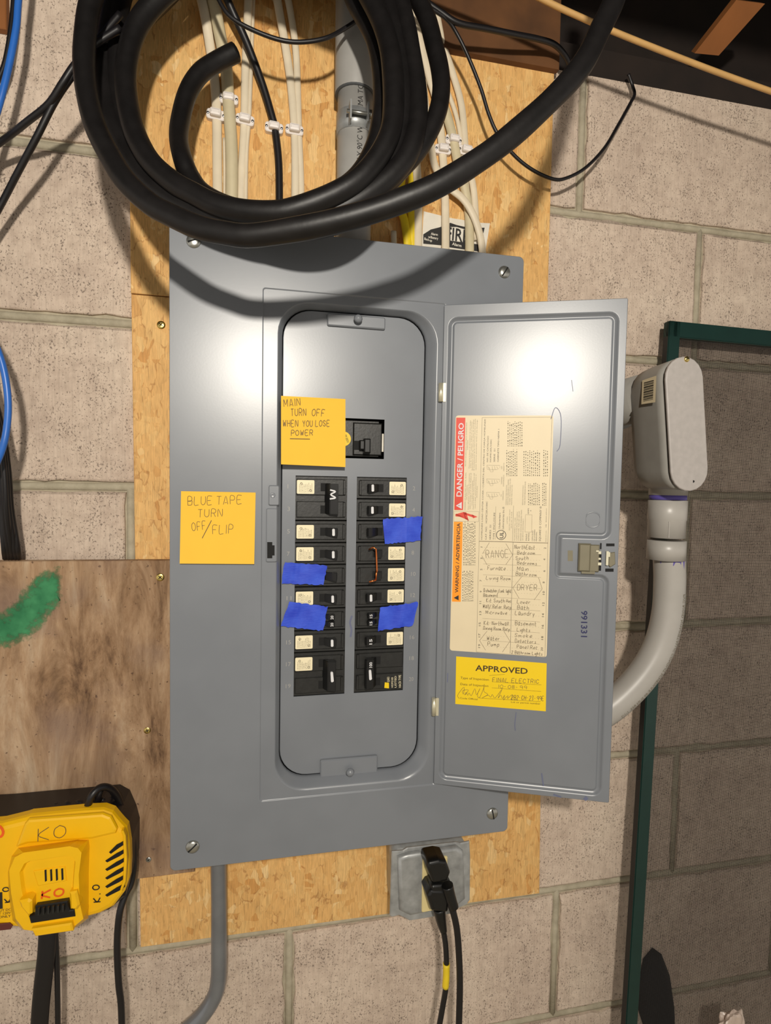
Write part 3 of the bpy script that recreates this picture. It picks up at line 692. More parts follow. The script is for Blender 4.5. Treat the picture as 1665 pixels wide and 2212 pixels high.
# number is stamped reading downward with its feet to the left
for P_, wd in (([(1190, 905), (1200, 880), (1212, 900), (1210, 960), (1203, 975)], .0007), ([(967, 1455), (966, 1475)], .001), ([(1115, 1540), (1112, 1565), (1113, 1580)], .0009), ([(1174, 1700), (1170, 1672)], .0015), ([(1212, 1722), (1195, 1716)], .002), ([(1262, 1728), (1268, 1722)], .004), ([(1235, 820), (1238, 845)], .0005)):
    stroke(bm, spline([Vector((*D(*q), 0)) for q in P_], 5), wd, -.0002 if P_[0][1] > 1710 else PYd - .0003)
obj('ink_smudge', bm, 'marker', door, kind='stuff')

# --- directory label
LB = NB(); LY = PYd - .00025; IY = LY - .00006
LM = ['label', 'red', 'orange', 'white', 'inkb', 'inkg', 'inkfaint', 'fine']
prism(LB, fillet([D(971, 1406), D(1181, 1421), D(1196, 897), D(984, 897)], .003, 4), LY, PYd + .0002, 0, 0)
c1_ = lambda x, y: D(960 + x / 6.404, 880 + y / 6.404, IY)
c2_ = lambda x, y: D(960 + x / 6.404, 1140 + y / 6.404, IY)
pxm = abs(D(1101, 1100)[0] - D(1100, 1100)[0]) / 6.404 * 1.0; pzm = abs(D(1100, 1101)[1] - D(1100, 1100)[1]) / 6.404
def quad(f, pts, mi, y=IY): face(LB, ring(LB, [f(*p) for p in pts], y), mi)
quad(c1_, [(162, 142), (288, 142), (255, 1420), (135, 1420)], 1, IY + .00002)
quad(c1_, [(128, 1580), (250, 1582), c2_ and (242, 1664)], 2) if False else None
quad(lambda x, y: D(x, y, IY), [(980, 1127), (999.3, 1127.3), (995, 1300), (976, 1299.5)], 2, IY + .00002)
text(LB, 'DANGER / PELIGRO', c1_(235, 1235), c1_(266, 215), 76 * pxm, IY - .00003, 3, True)
quad(c1_, [(157, 1360), (238, 1308), (238, 1405)], 3, IY - .00002); quad(c1_, [(185, 1356), (215, 1354), (215, 1362), (185, 1364)], 1, IY - .00005)
text(LB, 'WARNING / ADVERTENCIA', D(989.7, 1280.5, IY), D(994, 1130, IY), 50 * pxm, IY - .00003, 4, True)
quad(c2_, [(127, 970), (195, 932), (195, 1005)], 4, IY - .00002)
for a in (((130, 1437), (475, 1442)), ((475, 1442), (470, 1582)), ((470, 1582), (130, 1578)), ((130, 1578), (130, 1437))): stroke(LB, [c1_(*a[0]), c1_(*a[1])], 2.5 * pxm, IY, 6)
for pl in (((148, 1480), (258, 1448), (300, 1520), (152, 1508)), ((258, 1448), (300, 1452), (335, 1568), (285, 1545)), ((152, 1490), (340, 1565), (318, 1535), (160, 1470)), ((258, 1448), (410, 1495), (400, 1525), (270, 1480)), ((375, 1480), (455, 1514), (395, 1535))): quad(c1_, pl, 1, IY)
def vt(s_, x, y0, y1, h=15, mi=6, dx=None, f=c1_, bold=False):
    x2 = x + ((y0 - y1) * .026 if dx is None else dx); text(LB, s_, f(x, y0), f(x2, y1), h * pxm, IY, mi, bold)
for s_, x, a, b in (('HAZARD OF ELECTRIC SHOCK, BURN', 288, 1420, 905), ('OR EXPLOSION.', 314, 1280, 1070), ('Turn off power supplying the equipment', 335, 1415, 910), ('before working on or inside. Replace all', 358, 1405, 910), ('covers before re-energizing.', 384, 1360, 1010), ('Failure to follow the above instructions will', 403, 1408, 912), ('result in death, serious personal injury, or', 428, 1400, 925), ('electrical shock.', 452, 1250, 1085),
    ('PELIGRO DE DESCARGA ELECTRICA, QUEMADURAS', 296, 815, 210), ('O EXPLOSION.', 324, 590, 450), ('Desconecte la fuente de alimentacion de este equipo', 346, 842, 180), ('antes de realizar cualquier trabajo en su interior.', 368, 838, 190), ('Reemplace todas las cubiertas antes de energizar', 390, 870, 165), ('El incumplimiento de las instrucciones anteriores puede', 412, 872, 160), ('causar lesiones personales serias o una descarga.', 438, 868, 168)):
    vt(s_, x, a, b, 14)
lines(LB, c2_, 255, 430, 9, 520, -115, 6, 10 * pxm, IY); lines(LB, c2_, 242, 400, 8, 1018, 560, 6, 10 * pxm, IY)
E_ = lambda a, b, f=c1_, w_=3, mi=4: stroke(LB, [f(*a), f(*b)], w_ * pxm, IY, mi)
E_((520, 142), (1487, 135)); E_((520, 142), (478, 1842)); E_((478, 202 - 20), (440, 1718), c2_); E_((440, 1718), (1388, 1785), c2_); E_((1487, 135), (1430, 1880)); E_((1430, 212), (1388, 1785), c2_); E_((478, 186), (1430, 212), c2_, 7, 5); E_((948, 200), (908, 1740), c2_, 4); E_((955, 1360), (940, 1850))
vt('HOMELINE\u00ae LOAD CENTER COVER / CUBIERTA DEL CENTRO DE CARGA HOMELINE\u00ae', 522, 1830, 160, 20, 4, 47)
for s_, x, a, b, h in (('CAT. NO.   HOMC20U100C', 582, 1830, 1300, 22), ('SERIES  S1', 640, 1830, 1628, 22), ('TYPE 1 ENCLOSURE', 690, 1830, 1455, 22), ('NO. DE CATALOGO', 602, 755, 395, 21), ('HOMC20U100C', 645, 755, 440, 21), ('SERIE  S1', 698, 755, 575, 21), ('GABINETE TIPO NEMA 1', 748, 755, 300, 21), ('LISTED', 872, 1610, 1512, 13), ('ELECTRIC CABINET FRONT', 902, 1700, 1412, 13), ('ISSUE NO. W-9338', 930, 1670, 1445, 13),
    ('TO DISCONNECT ALL LOAD', 975, 1845, 1525, 15), ('CONDUCTORS FROM THE SUPPLY', 1003, 1845, 1442, 15), ('CONDUCTORS, TURN OFF CIRCUIT', 1030, 1845, 1435, 15), ('BREAKER HANDLES MARKED MAIN', 1060, 1845, 1420, 15), ('OR SERVICE DISCONNECT.', 1088, 1845, 1535, 15), ('MAINS', 1140, 1845, 1748, 19), ('RATING', 1172, 1845, 1735, 19), ('AMPS', 1166, 1478, 1395, 18), ('A', 1200, 1440, 1420, 18), ('CAPACIDAD', 1222, 1850, 1705, 17), ('DE LA BARRA', 1250, 1850, 1690, 17), ('PRINCIPAL', 1278, 1850, 1720, 17),
    ('MADE IN U.S.A.', 1408, 1862, 1702, 13), ('15', 1412, 1655, 1620, 18), ('40265-629-01', 1412, 1592, 1400, 14), ('ON', 790, 1235, 1205, 15), ('CERRADO', 815, 1285, 1155, 15), ('TRIPPED', 796, 1065, 960, 15), ('DISPARADO', 822, 1092, 935, 15), ('OFF', 798, 855, 812, 15), ('ABIERTO', 826, 885, 768, 15),
    ('HANDLE AT MID-POSITION', 858, 1350, 1075, 15), ('INDICATES BREAKER IS TRIPPED.', 882, 1350, 990, 15), ('TO RESET, MOVE HANDLE TO OFF', 908, 1350, 985, 15), ('POSITION, THEN FULLY ON.', 934, 1350, 1070, 15), ('REMOVE TWISTOUTS ONLY', 1088, 1350, 1075, 16), ('WHEN CIRCUIT BREAKER INSTALLED.', 1116, 1350, 1022, 16)):
    vt(s_, x, a, b, h, 4 if h > 16 else 6)
vt('Underwriters', 770, 1680, 1460, 27, 4); vt('Laboratories Inc.\u00ae', 820, 1685, 1375, 27, 4); vt('SQUARE D COMPANY \u00ae', 1330, 1852, 1368, 27, 4)
cu_ = c1_(782, 1765); 
for r1_, r2_ in ((70 * pxm, 62 * pxm),): skin(LB, ring(LB, circ(*cu_, r1_, 24), IY), ring(LB, circ(*cu_, r2_, 24), IY), 4)
text(LB, 'UL', c1_(812, 1812), c1_(815, 1722), 52 * pxm, IY, 4, True)
for a, b in (((1120, 1485), (1210, 1487)), ((1210, 1487), (1204, 1727)), ((1204, 1727), (1112, 1725)), ((1112, 1725), (1120, 1485)), ((710, 1370), (704, 1830))): E_(a, b, c1_, 2.5, 5)
for oy in (795, 985, 1170):
    for pl in (((585, 5), (765, 10), (765, 45)), ((585, 5), (590, 60), (660, 70), (735, 62)), ((610, 40), (640, 100), (670, 98), (672, 60)), ((600, 25), (625, 50)), ((660, 20), (662, 70)), ((690, 18), (700, 68)), ((720, 25), (745, 60))): stroke(LB, [c1_(x - (3 if oy == 985 else 5 if oy > 1000 else 0), oy + y) for x, y in pl], 3 * pxm, IY, 6)
for q in ((850, 1010, 7, 950, 570), (866, 1082, 9, 540, 175), (1085, 1325, 9, 950, 568), (1150, 1322, 7, 1352, 1030), (1360, 1435, 3, 955, 560), (1347, 1412, 3, 1360, 1020)): lines(LB, c1_, q[0], q[1], q[2], q[3], q[4], 6, 11 * pxm, IY)
nl = ((525, 270), (525, 425), (522, 578), (515, 733), (515, 885), (508, 1035), (508, 1180), (500, 1335), (495, 1490), (493, 1637)); nr = ((1403, 283), (1395, 440), (1393, 600), (1385, 757), (1385, 903), (1380, 1055), (1375, 1210), (1370, 1367), (1365, 1525), (1360, 1680))
for i in range(10):
    for (x, y), k_ in ((nl[i], 2 * i + 1), (nr[i], 2 * i + 2)):
        hh = 3 if k_ == 1 else 18 if k_ == 11 else 11 if k_ < 10 else 25; text(LB, str(k_), c2_(x, y + hh), c2_(x + 1, y - hh), 30 * pxm, IY, 4)
for ya, yb in ((350, 375), (500, 530), (650, 688), (803, 842), (955, 995), (1108, 1150), (1255, 1303), (1405, 1455), (1557, 1610)): E_((540 - ya * .012, ya), (1345 - ya * .02, yb), c2_, 2.4, 5)
for ya, yb in ((270, 298), (428, 452), (575, 605), (730, 765), (885, 918), (1035, 1075), (1185, 1225), (1333, 1380), (1487, 1535), (1635, 1690)):
    for k in range(0, 40, 2): xa, xb = 550 - ya * .012 + k * 20, 550 - ya * .012 + k * 20 + 14; E_((xa, ya + (yb - ya) * k / 40), (xb, ya + (yb - ya) * (k + .8) / 40), c2_, 2, 6)
for P_ in (((620, 205), (525, 360)), ((515, 385), (588, 515)), ((848, 220), (942, 375)), ((942, 375), (848, 510)), ((1065, 680), (945, 830)), ((945, 830), (1030, 975)), ((1300, 690), (1350, 845)), ((1350, 845), (1240, 998)), ((588, 1430), (485, 1560)), ((485, 1560), (568, 1695)), ((820, 1430), (905, 1570)), ((905, 1570), (800, 1720))): E_(P_[0], P_[1], c2_, 4, 5)
for s_, a, b, h in (('RANGE', (575, 420), (890, 408), 105), ('NorthEast', (968, 290), (1252, 300), 55), ('Bedroom', (1005, 368), (1255, 372), 48), ('South', (985, 445), (1165, 440), 50), ('Bedrooms', (1005, 505), (1280, 516), 46), ('Furnace', (597, 580), (845, 590), 55), ('Main', (1005, 592), (1165, 596), 55), ('Bathroom', (985, 660), (1278, 676), 52), ('Living Room', (575, 715), (918, 728), 50), ('DRYER', (1005, 862), (1285, 865), 76),
    ('Dishwasher/sink light', (540, 888), (925, 900), 48), ('Basement', (538, 950), (742, 955), 40), ('Kit South', (578, 1028), (835, 1035), 52), ('Rec', (855, 1032), (925, 1035), 36), ('Lower', (1003, 1045), (1190, 1055), 55), ('Wall/ Refer Recp', (530, 1105), (925, 1125), 48), ('Bath', (1005, 1125), (1170, 1135), 52), ('Microwave', (570, 1190), (868, 1200), 46), ('Laundry', (975, 1205), (1250, 1215), 58), ('Kit-Northwall', (545, 1340), (885, 1352), 52), ('Basement', (975, 1345), (1275, 1358), 58),
    ('Dining Room Recp', (537, 1405), (905, 1428), 44), ('Lights', (1000, 1428), (1188, 1440), 46), ('Smoke', (968, 1508), (1215, 1520), 50), ('Water', (585, 1552), (765, 1560), 52), ('Detectors', (975, 1588), (1268, 1602), 50), ('Pump', (597, 1632), (760, 1640), 55), ('Panel Rec', (1000, 1668), (1290, 1682), 48), ('2 Bathroom Lights', (925, 1740), (1355, 1765), 42)):
    pen(LB, s_, c2_(*a), c2_(*b), h * pzm, 5.2 * pxm, IY - .00003, 5)
obj('directory_label', LB, LM, door, label='cream circuit directory label with handwritten room names')
# --- approved sticker
AB = NB(); prism(AB, [D(983, 1522), D(1179, 1538), D(1181, 1434), D(985, 1419)], LY, PYd + .0002, 0, 0)
c3_ = lambda x, y: D(960 + x / 6.404, 1400 + y / 6.404, IY)
def at_(s_, a, b, h, mi=1, bold=False): text(AB, s_, c3_(*a), c3_(*b), h * pzm, IY, mi, bold)
at_('APPROVED', (425, 312), (1150, 358), 84, 1, True); at_('Type of Inspection', (220, 425), (612, 452), 34, 1); at_('Date of Inspection', (220, 512), (605, 538), 34, 1); at_('Code Official', (215, 702), (455, 720), 26); at_('Lot or permit number', (920, 756), (1325, 782), 26)
for a, b in (((655, 465), (1340, 510)), ((655, 550), (1335, 600)), ((470, 690), (1330, 742)), ((620, 380), (830, 362))): stroke(AB, [c3_(*a), c3_(*b)], 3.5 * pxm, IY, 1)
pen(AB, 'FINAL ELECTRIC', c3_(665, 465), c3_(1310, 492), 58 * pzm, 6 * pxm, IY, 2); pen(AB, '10-08-99', c3_(745, 552), c3_(1140, 570), 48 * pzm, 5 * pxm, IY, 2); pen(AB, '2B2-CH-23-99E', c3_(925, 712), c3_(1375, 728), 62 * pzm, 6 * pxm, IY, 2, slant=.2)
sg = [(205, 700), (180, 660), (215, 600), (270, 540), (262, 640), (250, 590), (330, 580), (280, 650), (300, 610), (320, 655), (340, 620), (370, 660), (420, 560), (440, 650), (490, 560), (455, 640), (480, 690), (540, 560), (550, 500), (545, 600), (600, 640), (520, 690), (600, 650), (640, 680), (660, 640), (700, 690), (800, 560), (740, 690), (780, 650), (800, 700), (830, 650), (815, 720), (850, 680), (880, 660), (870, 700), (940, 640), (915, 720)]
stroke(AB, spline([Vector((*c3_(*q), 0)) for q in sg], 3), 5 * pxm, IY, 2)
obj('approval_sticker', AB, ['appr', 'brown_ink', 'inkg'], door, label='yellow APPROVED inspection sticker')

# ------------------------------------------------------------------ notes and tape (things of their own)
def sheet(pts3, th=.0002):
    """grid of rows of points -> thin sheet"""
    bm = NB(); V = [[bm.verts.new(p) for p in row] for row in pts3]; W2 = [[bm.verts.new(p + Vector((0, th, 0))) for p in row] for row in pts3]
    for g_ in (V, W2):
        for a, b in zip(g_, g_[1:]):
            for k in range(len(a) - 1): face(bm, [a[k], a[k + 1], b[k + 1], b[k]], 0)
    for i in range(len(V) - 1):
        face(bm, [V[i][0], V[i + 1][0], W2[i + 1][0], W2[i][0]]); face(bm, [V[i][-1], V[i + 1][-1], W2[i + 1][-1], W2[i][-1]])
    for k in range(len(V[0]) - 1): face(bm, [V[0][k], V[0][k + 1], W2[0][k + 1], W2[0][k]]); face(bm, [V[-1][k], V[-1][k + 1], W2[-1][k + 1], W2[-1][k]])
    return bm
n1 = thing('sticky_note', U(470, 1217, CY - .001), 'yellow sticky note reading BLUE TAPE TURN OFF/FLIP on the cover, left of the breakers', 'sticky note')
rows = []
for j in range(7):
    t = j / 6; row = []
    for i in range(5):
        s_ = i / 4; u = (391 + 161 * s_) + (-3 - 0 * s_) * t; v = (1061 + 3 * s_) + (156.5 - 2 * s_) * t; row.append(U(u, v, CY - .0006 - .0035 * t ** 2.2))
    rows.append(row)
obj('paper', sheet(rows), 'note', n1)
bm = NB(); nm_ = lambda q: Vector((q.x, CY - .0006 - .0035 * max(0, min(1, (-.0019 - q.y) / .079)) ** 2.2 - .0003, q.y))
c7 = lambda x, y: U(360 + x / 5.946, 1040 + y / 5.946, CY - .0009 - .0035 * ((y - 125) / 930) ** 2.2 if y > 125 else CY - .0009).xz
kk = .00009
for s_, a, b, h in (('BLUE', (270, 305), (590, 298), 100), ('TAPE', (640, 300), (975, 285), 100), ('TURN', (400, 460), (725, 450), 92), ('OFF', (330, 640), (512, 615), 100), ('FLIP', (590, 675), (860, 665), 105)): pen(bm, s_, c7(*a), c7(*b), h * kk, 5.5 * kk, 0, 0, nm_, .2)
stroke(bm, [c7(455, 730), c7(575, 500)], 8 * kk, 0, 0, nm_)
obj('handwriting', bm, 'inkg', n1, label='pen lettering')
n2 = thing('sticky_note', U(676, 1007, CY), 'yellow sticky note reading MAIN TURN OFF WHEN YOU LOSE POWER beside the main breaker', 'sticky note')
def n2y(s_, t): return (CY - .0006 - .0003 * t) + max(0, s_ - .05) * (.0085 - .004 * t) / .95
rows = []
for j in range(6):
    t = j / 5; row = []
    for s_ in (0, .05, .2, .4, .6, .8, 1): row.append(U(607 + 139 * s_ + 0 * t, 855 + 7 * s_ + (148 - 3 * s_ + 2 * s_) * t, n2y(s_, t)))
    rows.append(row)
obj('paper', sheet(rows), 'note', n2)
xa, xb = U(614, 930, CY).x, U(746, 930, CY + .009).x
def nm2(q):
    s_ = max(0, min(1, (q.x + .4275) / .0735)); t = max(0, min(1, (.104 - q.y) / .076)); return Vector((q.x, n2y(s_, t) - .0005, q.y))
c8 = lambda x, y: U(560 + x / 4.1625, 600 + y / 4.1625, n2y(max(.0, (560 + x / 4.1625 - 607) / 139), max(0, (600 + y / 4.1625 - 858) / 148)) - .0005).xz
bm = NB(); kk = .000129
for s_, a, b, h in (('MAIN', (222, 1160), (375, 1148), 62), ('TURN', (285, 1243), (425, 1240), 60), ('OFF', (472, 1240), (590, 1250), 60), ('WHEN', (212, 1338), (352, 1338), 55), ('YOU', (390, 1338), (482, 1338), 52), ('LOSE', (505, 1335), (635, 1335), 52), ('POWER', (287, 1420), (485, 1416), 46)): pen(bm, s_, c8(*a), c8(*b), h * kk, 4.5 * kk, 0, 0, nm2, .2)
stroke(bm, [c8(275, 1447), c8(455, 1450)], 6 * kk, 0, 0, nm2)
obj('handwriting', bm, 'inkg', n2, label='pen lettering')

def tape(corners, label, fold, yb=-.1118):
    """corners TL,TR,BR,BL in pixels; ragged torn ends; fold = fraction across where it steps from breaker to dead front"""
    rg = random.Random(label); rows = []; nx_, nz_ = 18, 7
    for j in range(nz_ + 1):
        t = j / nz_; row = []
        for i in range(nx_ + 1):
            s_ = i / nx_
            u = (corners[0][0] * (1 - s_) + corners[1][0] * s_) * (1 - t) + (corners[3][0] * (1 - s_) + corners[2][0] * s_) * t
            v = (corners[0][1] * (1 - s_) + corners[1][1] * s_) * (1 - t) + (corners[3][1] * (1 - s_) + corners[2][1] * s_) * t
            if j in (0, nz_): v += rg.uniform(-1.6, 1.6)
            if i in (0, nx_): u += rg.uniform(-1.2, 1.2)
            y = yb - .0008 * math.sin(s_ * 9 + t * 3) * .5 - .0009 * math.exp(-((s_ - fold) / .05) ** 2) + .0012 * math.exp(-((s_ - fold) / .03) ** 2) * .8
            row.append(U(u, v, y))
        rows.append(row)
    return obj('painters_tape', sheet(rows, .00015), 'tape', None, label, 'tape', 'blue painters tape strips on breakers')
tape([(827, 1121), (912, 1116), (908, 1168), (830, 1176)], 'blue tape strip on the third right-hand breaker, highest of the four', .57)
tape([(615, 1214), (707, 1222), (698, 1263), (608, 1261)], 'upper blue tape strip on the left breaker column', .28)
tape([(624, 1300), (708, 1311), (698, 1363), (607, 1353)], 'lower blue tape strip on the left breaker column, curled at its right corner', .24)
tape([(820, 1312), (904, 1300), (892, 1352), (817, 1363)], 'blue tape strip beside the 15 handles on the right breaker column', .64)
bm = NB()
y_ = -.122
tube(bm, [U(797, 1187, -.117), U(806, 1182, y_), U(812, 1186, y_), U(813, 1205, y_), U(814, 1233, y_), U(811, 1243, y_ + .001)], .00105, 8); tube(bm, [U(797, 1257, y_), U(812, 1253, y_)], .0011, 8); tube(bm, [U(812, 1253, y_), U(813, 1232, y_)], .0009, 8)
obj('copper_handle_wire', bm, 'copper', None, 'bent copper wire tying two right-hand breaker handles together', 'wire')

# ------------------------------------------------------------------ thick coiled cable
CR = .0106
coil = thing('coiled_cable', U(520, 515, -.2), 'thick black rubber cable hanging in a coil over the top of the panel', 'cable')
def plane(u, v): return -.152 - .000124 * (u - 240) - .0001573 * (v - 300)      # the coil hangs tilted, lower right nearest
def turn(pts, name='cable_turn', r=CR, k=7, label=None, off=None, raw=False):
    off = (min(p[2] for p in pts) + .19) * .7 + .034 if off is None else off
    if not raw: pts = [(a, b, plane(a, b) + off) for a, b, c in pts]
    bm = NB(); tube(bm, upath(pts, k), r, 14, wob=.05); return obj(name, bm, 'cable', coil, label)
turn([(760, -130, -.17), (520, -172, -.165), (350, -145, -.155), (255, -90, -.15), (200, -10, -.15), (183, 90, -.165), (184, 180, -.18), (205, 270, -.19), (244, 348, -.198), (276, 396, -.2), (324, 440, -.204), (361, 461, -.206), (426, 490, -.21), (484, 503, -.212), (541, 509, -.213), (636, 496, -.215), (711, 481, -.216), (787, 461, -.217), (858, 437, -.216), (938, 404, -.213), (1020, 355, -.21), (1100, 297, -.205), (1193, 213, -.2), (1257, 140, -.195), (1298, 60, -.19), (1328, -5, -.185), (1350, -90, -.18), (1366, -180, -.18), (1375, -300, -.18)], off=-.04, r=.0098, label='outermost turn running off to the upper right')
turn([(810, -105, -.14), (700, -165, -.15), (540, -185, -.15), (390, -150, -.14), (310, -90, -.13), (262, -30, -.13), (235, 60, -.14), (226, 150, -.15), (238, 240, -.162), (268, 316, -.17), (301, 369, -.176), (336, 406, -.18), (377, 435, -.184), (440, 462, -.186), (515, 477, -.188), (578, 482, -.188), (650, 476, -.188), (712, 458, -.188), (767, 435, -.188), (812, 406, -.187), (850, 374, -.185), (880, 336, -.18), (895, 297, -.175), (901, 250, -.17), (898, 180, -.16), (886, 108, -.15), (872, 36, -.14), (850, -40, -.13), (810, -105, -.14)])
turn([(780, -40, -.14), (720, -85, -.15), (620, -110, -.16), (500, -95, -.15), (410, -52, -.14), (350, -10, -.135), (300, 50, -.145), (276, 120, -.155), (272, 190, -.165), (285, 268, -.18), (308, 323, -.19), (336, 361, -.195), (377, 396, -.2), (417, 418, -.203), (467, 442, -.207), (528, 456, -.21), (594, 459, -.212), (640, 451, -.212), (706, 427, -.212), (762, 397, -.21), (797, 365, -.207), (827, 322, -.2), (846, 272, -.19), (850, 200, -.18), (845, 126, -.17), (832, 70, -.16), (812, 20, -.15), (780, -40, -.14)])
Dp_ = [(508, 113, -.062), (466, 135, -.065), (432, 159, -.07), (406, 199, -.076), (391, 252, -.086), (386, 300, -.1), (396, 348, -.122), (413, 386, -.128), (442, 420, -.138), (500, 448, -.152)] + [(a, b, plane(a, b) + .052) for a, b in ((570, 461), (640, 450), (700, 430), (752, 400), (785, 365), (808, 320), (820, 275), (826, 220), (824, 160), (815, 105), (798, 60), (770, 10), (735, -50), (640, -90), (500, -95))]
turn(Dp_, 'cable_end_turn', r=.0102, label='inner turn ending in a cut end', raw=True)
turn([(880, -60, -.15), (904, 0, -.155), (924, 45, -.16), (937, 95, -.165), (949, 145, -.168), (953, 190, -.17), (947, 235, -.172), (930, 280, -.174), (900, 328, -.176), (860, 372, -.178), (810, 425, -.175), (760, 467, -.17), (700, 492, -.168), (620, 498, -.168), (500, 480, -.165), (400, 440, -.16), (310, 375, -.15), (255, 290, -.14), (225, 190, -.13), (222, 90, -.12), (245, 0, -.12), (300, -80, -.13), (420, -150, -.15), (600, -175, -.16), (780, -130, -.16), (870, -60, -.155)], r=.0095, off=.045)
turn([(820, -40, -.12), (720, -130, -.13), (560, -165, -.13), (400, -150, -.12), (300, -80, -.11), (262, 0, -.105), (252, 90, -.115), (255, 200, -.13), (285, 310, -.15), (340, 388, -.16), (430, 445, -.165), (560, 472, -.167), (690, 452, -.168), (780, 410, -.166), (835, 350, -.162), (864, 280, -.155), (872, 200, -.148), (864, 120, -.14), (846, 40, -.13), (820, -40, -.12)], r=.0102, off=.036)
turn([(800, -95, 0), (640, -150, 0), (480, -140, 0), (340, -85, 0), (255, -10, 0), (208, 90, 0), (208, 180, 0), (228, 270, 0), (275, 350, 0), (350, 420, 0), (450, 462, 0), (600, 480, 0), (730, 450, 0), (820, 385, 0), (868, 300, 0), (880, 190, 0), (862, 80, 0), (835, -20, 0)], r=.0102, off=.058)
turn([(790, -30, 0), (690, -75, 0), (560, -88, 0), (430, -62, 0), (345, 5, 0), (285, 70, 0), (258, 150, 0), (262, 230, 0), (290, 310, 0), (345, 375, 0), (430, 432, 0), (560, 466, 0), (700, 440, 0), (790, 385, 0), (836, 310, 0), (856, 200, 0), (848, 90, 0), (815, 10, 0)], r=.0102, off=.062)
for pts, r_ in () if True else (([(800, -60, -.1), (770, -10, -.105), (795, 55, -.115), (812, 115, -.12), (815, 170, -.125)], .0085),):
    turn(pts, 'cable_turn', r=r_)

# ------------------------------------------------------------------ cables on the board
def nm(pts, label, wd=.0052, dp=.0030, mat='nm', group='cream cables stapled above the panel', cat='cable', name='flat_cable', rnd_=False):
    bm = NB(); P = upath(pts, 7)
    if rnd_: tube(bm, P, wd, 12)
    else: tube(bm, P, (wd, dp), 12, flatn=(0, 1, 0))
    return obj(name, bm, mat, None, label, cat, group)
cY = OY - .0035
g1 = 'cream cables left of the black coil centre'
nm([(425, -40, cY - .02), (440, 20, cY - .014), (452, 90, cY - .006), (463, 170, cY - .001), (468, 247, cY - .0005), (469, 340, cY), (470, 470, cY - .003), (470, 520, cY - .006)], 'cream flat cable leftmost of the group inside the coil', .0058, group=g1)
nm([(447, -40, cY - .02), (462, 10, cY - .014), (476, 80, cY - .008), (489, 150, cY - .004), (493, 213, cY - .002), (499, 300, cY - .003), (501, 370, cY - .003), (500, 470, cY - .004), (500, 520, cY - .006)], 'thick aged round cream cable, second from left inside the coil', .0074, .0066, 'nm2', group=g1)
nm([(484, 300, cY + .001), (485, 380, cY + .001), (484, 480, cY), (484, 520, cY)], 'thin cream cable edge between the two leftmost cables', .0018, .0032, group=g1)
nm([(538, -40, cY - .008), (534, 60, cY - .003), (530, 150, cY - .001), (528, 257, cY), (525, 320, cY), (521, 400, cY), (520, 520, cY - .004)], 'cream flat cable third from left inside the coil', .0050, group=g1)
nm([(548, -40, cY), (545, 60, cY + .001), (541, 180, cY + .001), (538, 260, cY + .001), (533, 320, cY + .001), (531, 400, cY), (530, 500, cY)], 'second cream cable tucked behind the third strap', .0026, .0030, group=g1)
nm([(592, -40, cY - .012), (604, 30, cY - .006), (618, 110, cY - .002), (629, 190, cY), (636, 277, cY), (638, 350, cY), (637, 500, cY - .002)], 'cream flat cable under the rightmost strap inside the coil', .0052, group=g1)
nm([(614, -40, cY - .012), (628, 30, cY - .005), (638, 100, cY - .001), (642, 170, cY + .001), (645, 277, cY + .001), (650, 400, cY + .001), (650, 500, cY)], 'cream cable crossing behind the rightmost strapped cable', .0044, .003, group=g1)
bm = NB(); tube(bm, upath([(470, -50, -.05), (500, 20, -.04), (534, 95, -.03), (566, 180, -.022), (587, 250, -.0185), (594, 280, -.0175), (601, 340, -.0175), (603, 400, -.018), (603, 520, -.02)], 7), .0047, 12)
obj('round_cable', bm, 'wire', None, 'round black cable strapped between the cream cables inside the coil', 'cable')
g2 = 'cream cables right of the coil'
nm([(880, -30, cY - .02), (894, 40, cY - .012), (906, 85, cY - .008), (926, 160, cY - .003), (945, 230, cY - .001), (955, 322, cY), (960, 400, cY), (962, 470, cY - .001), (962, 560, cY - .003)], 'cream flat cable under the left strap, right of the coil', .0056, group=g2)
nm([(905, 20, cY), (915, 90, cY), (935, 170, cY - .001), (962, 240, cY - .002), (979, 302, cY - .002), (990, 360, cY - .002), (1004, 410, cY - .001), (1013, 470, cY), (1014, 560, cY - .002)], 'thick cream cable under the middle strap, right of the coil', .0064, .005, 'nm2', group=g2)
nm([(943, 30, cY - .008), (955, 90, cY - .004), (975, 150, cY - .001), (997, 230, cY), (1006, 325, cY), (1015, 370, cY), (1024, 420, cY), (1030, 520, cY)], 'cream flat cable under the right strap, right of the coil', .0048, group=g2)
nm([(912, 160, cY + .001), (920, 240, cY + .001), (930, 310, cY), (940, 360, cY - .005), (965, 400, cY - .010), (1000, 430, cY - .010), (1022, 465, cY - .008), (1037, 510, cY - .006), (1044, 560, cY - .006)], 'cream flat cable curving to the right in front of the printed flyer', .0052, group=g2)
nm([(960, 180, cY + .0015), (985, 250, cY + .0015), (998, 320, cY + .0015), (1008, 400, cY + .0015), (1020, 480, cY)], 'thin cream cable behind the middle and right straps', .0032, .0026, group=g2)
nm([(898, 340, cY - .003), (902, 400, cY - .006), (903, 470, cY - .008), (902, 560, cY - .01)], 'cream flat cable entering the panel beside the yellow cables', .0058, group=g2)
nm([(850, 500, cY - .01), (851, 560, cY - .01)], 'short cream cable stub behind the panel top left of the yellow cables', .004, group=g2)
for i, (pts, lb) in enumerate((([(868, 380, cY), (862, 440, cY - .004), (874, 480, cY - .008), (884, 560, cY - .01)], 'left yellow cable entering the panel top'), ([(892, 360, cY), (889, 420, cY - .004), (889, 470, cY - .006), (893, 560, cY - .008)], 'right yellow cable entering the panel top'))):
    nm(pts, lb, .0056, .0036, 'ylwire', 'yellow cables', name='yellow_cable')
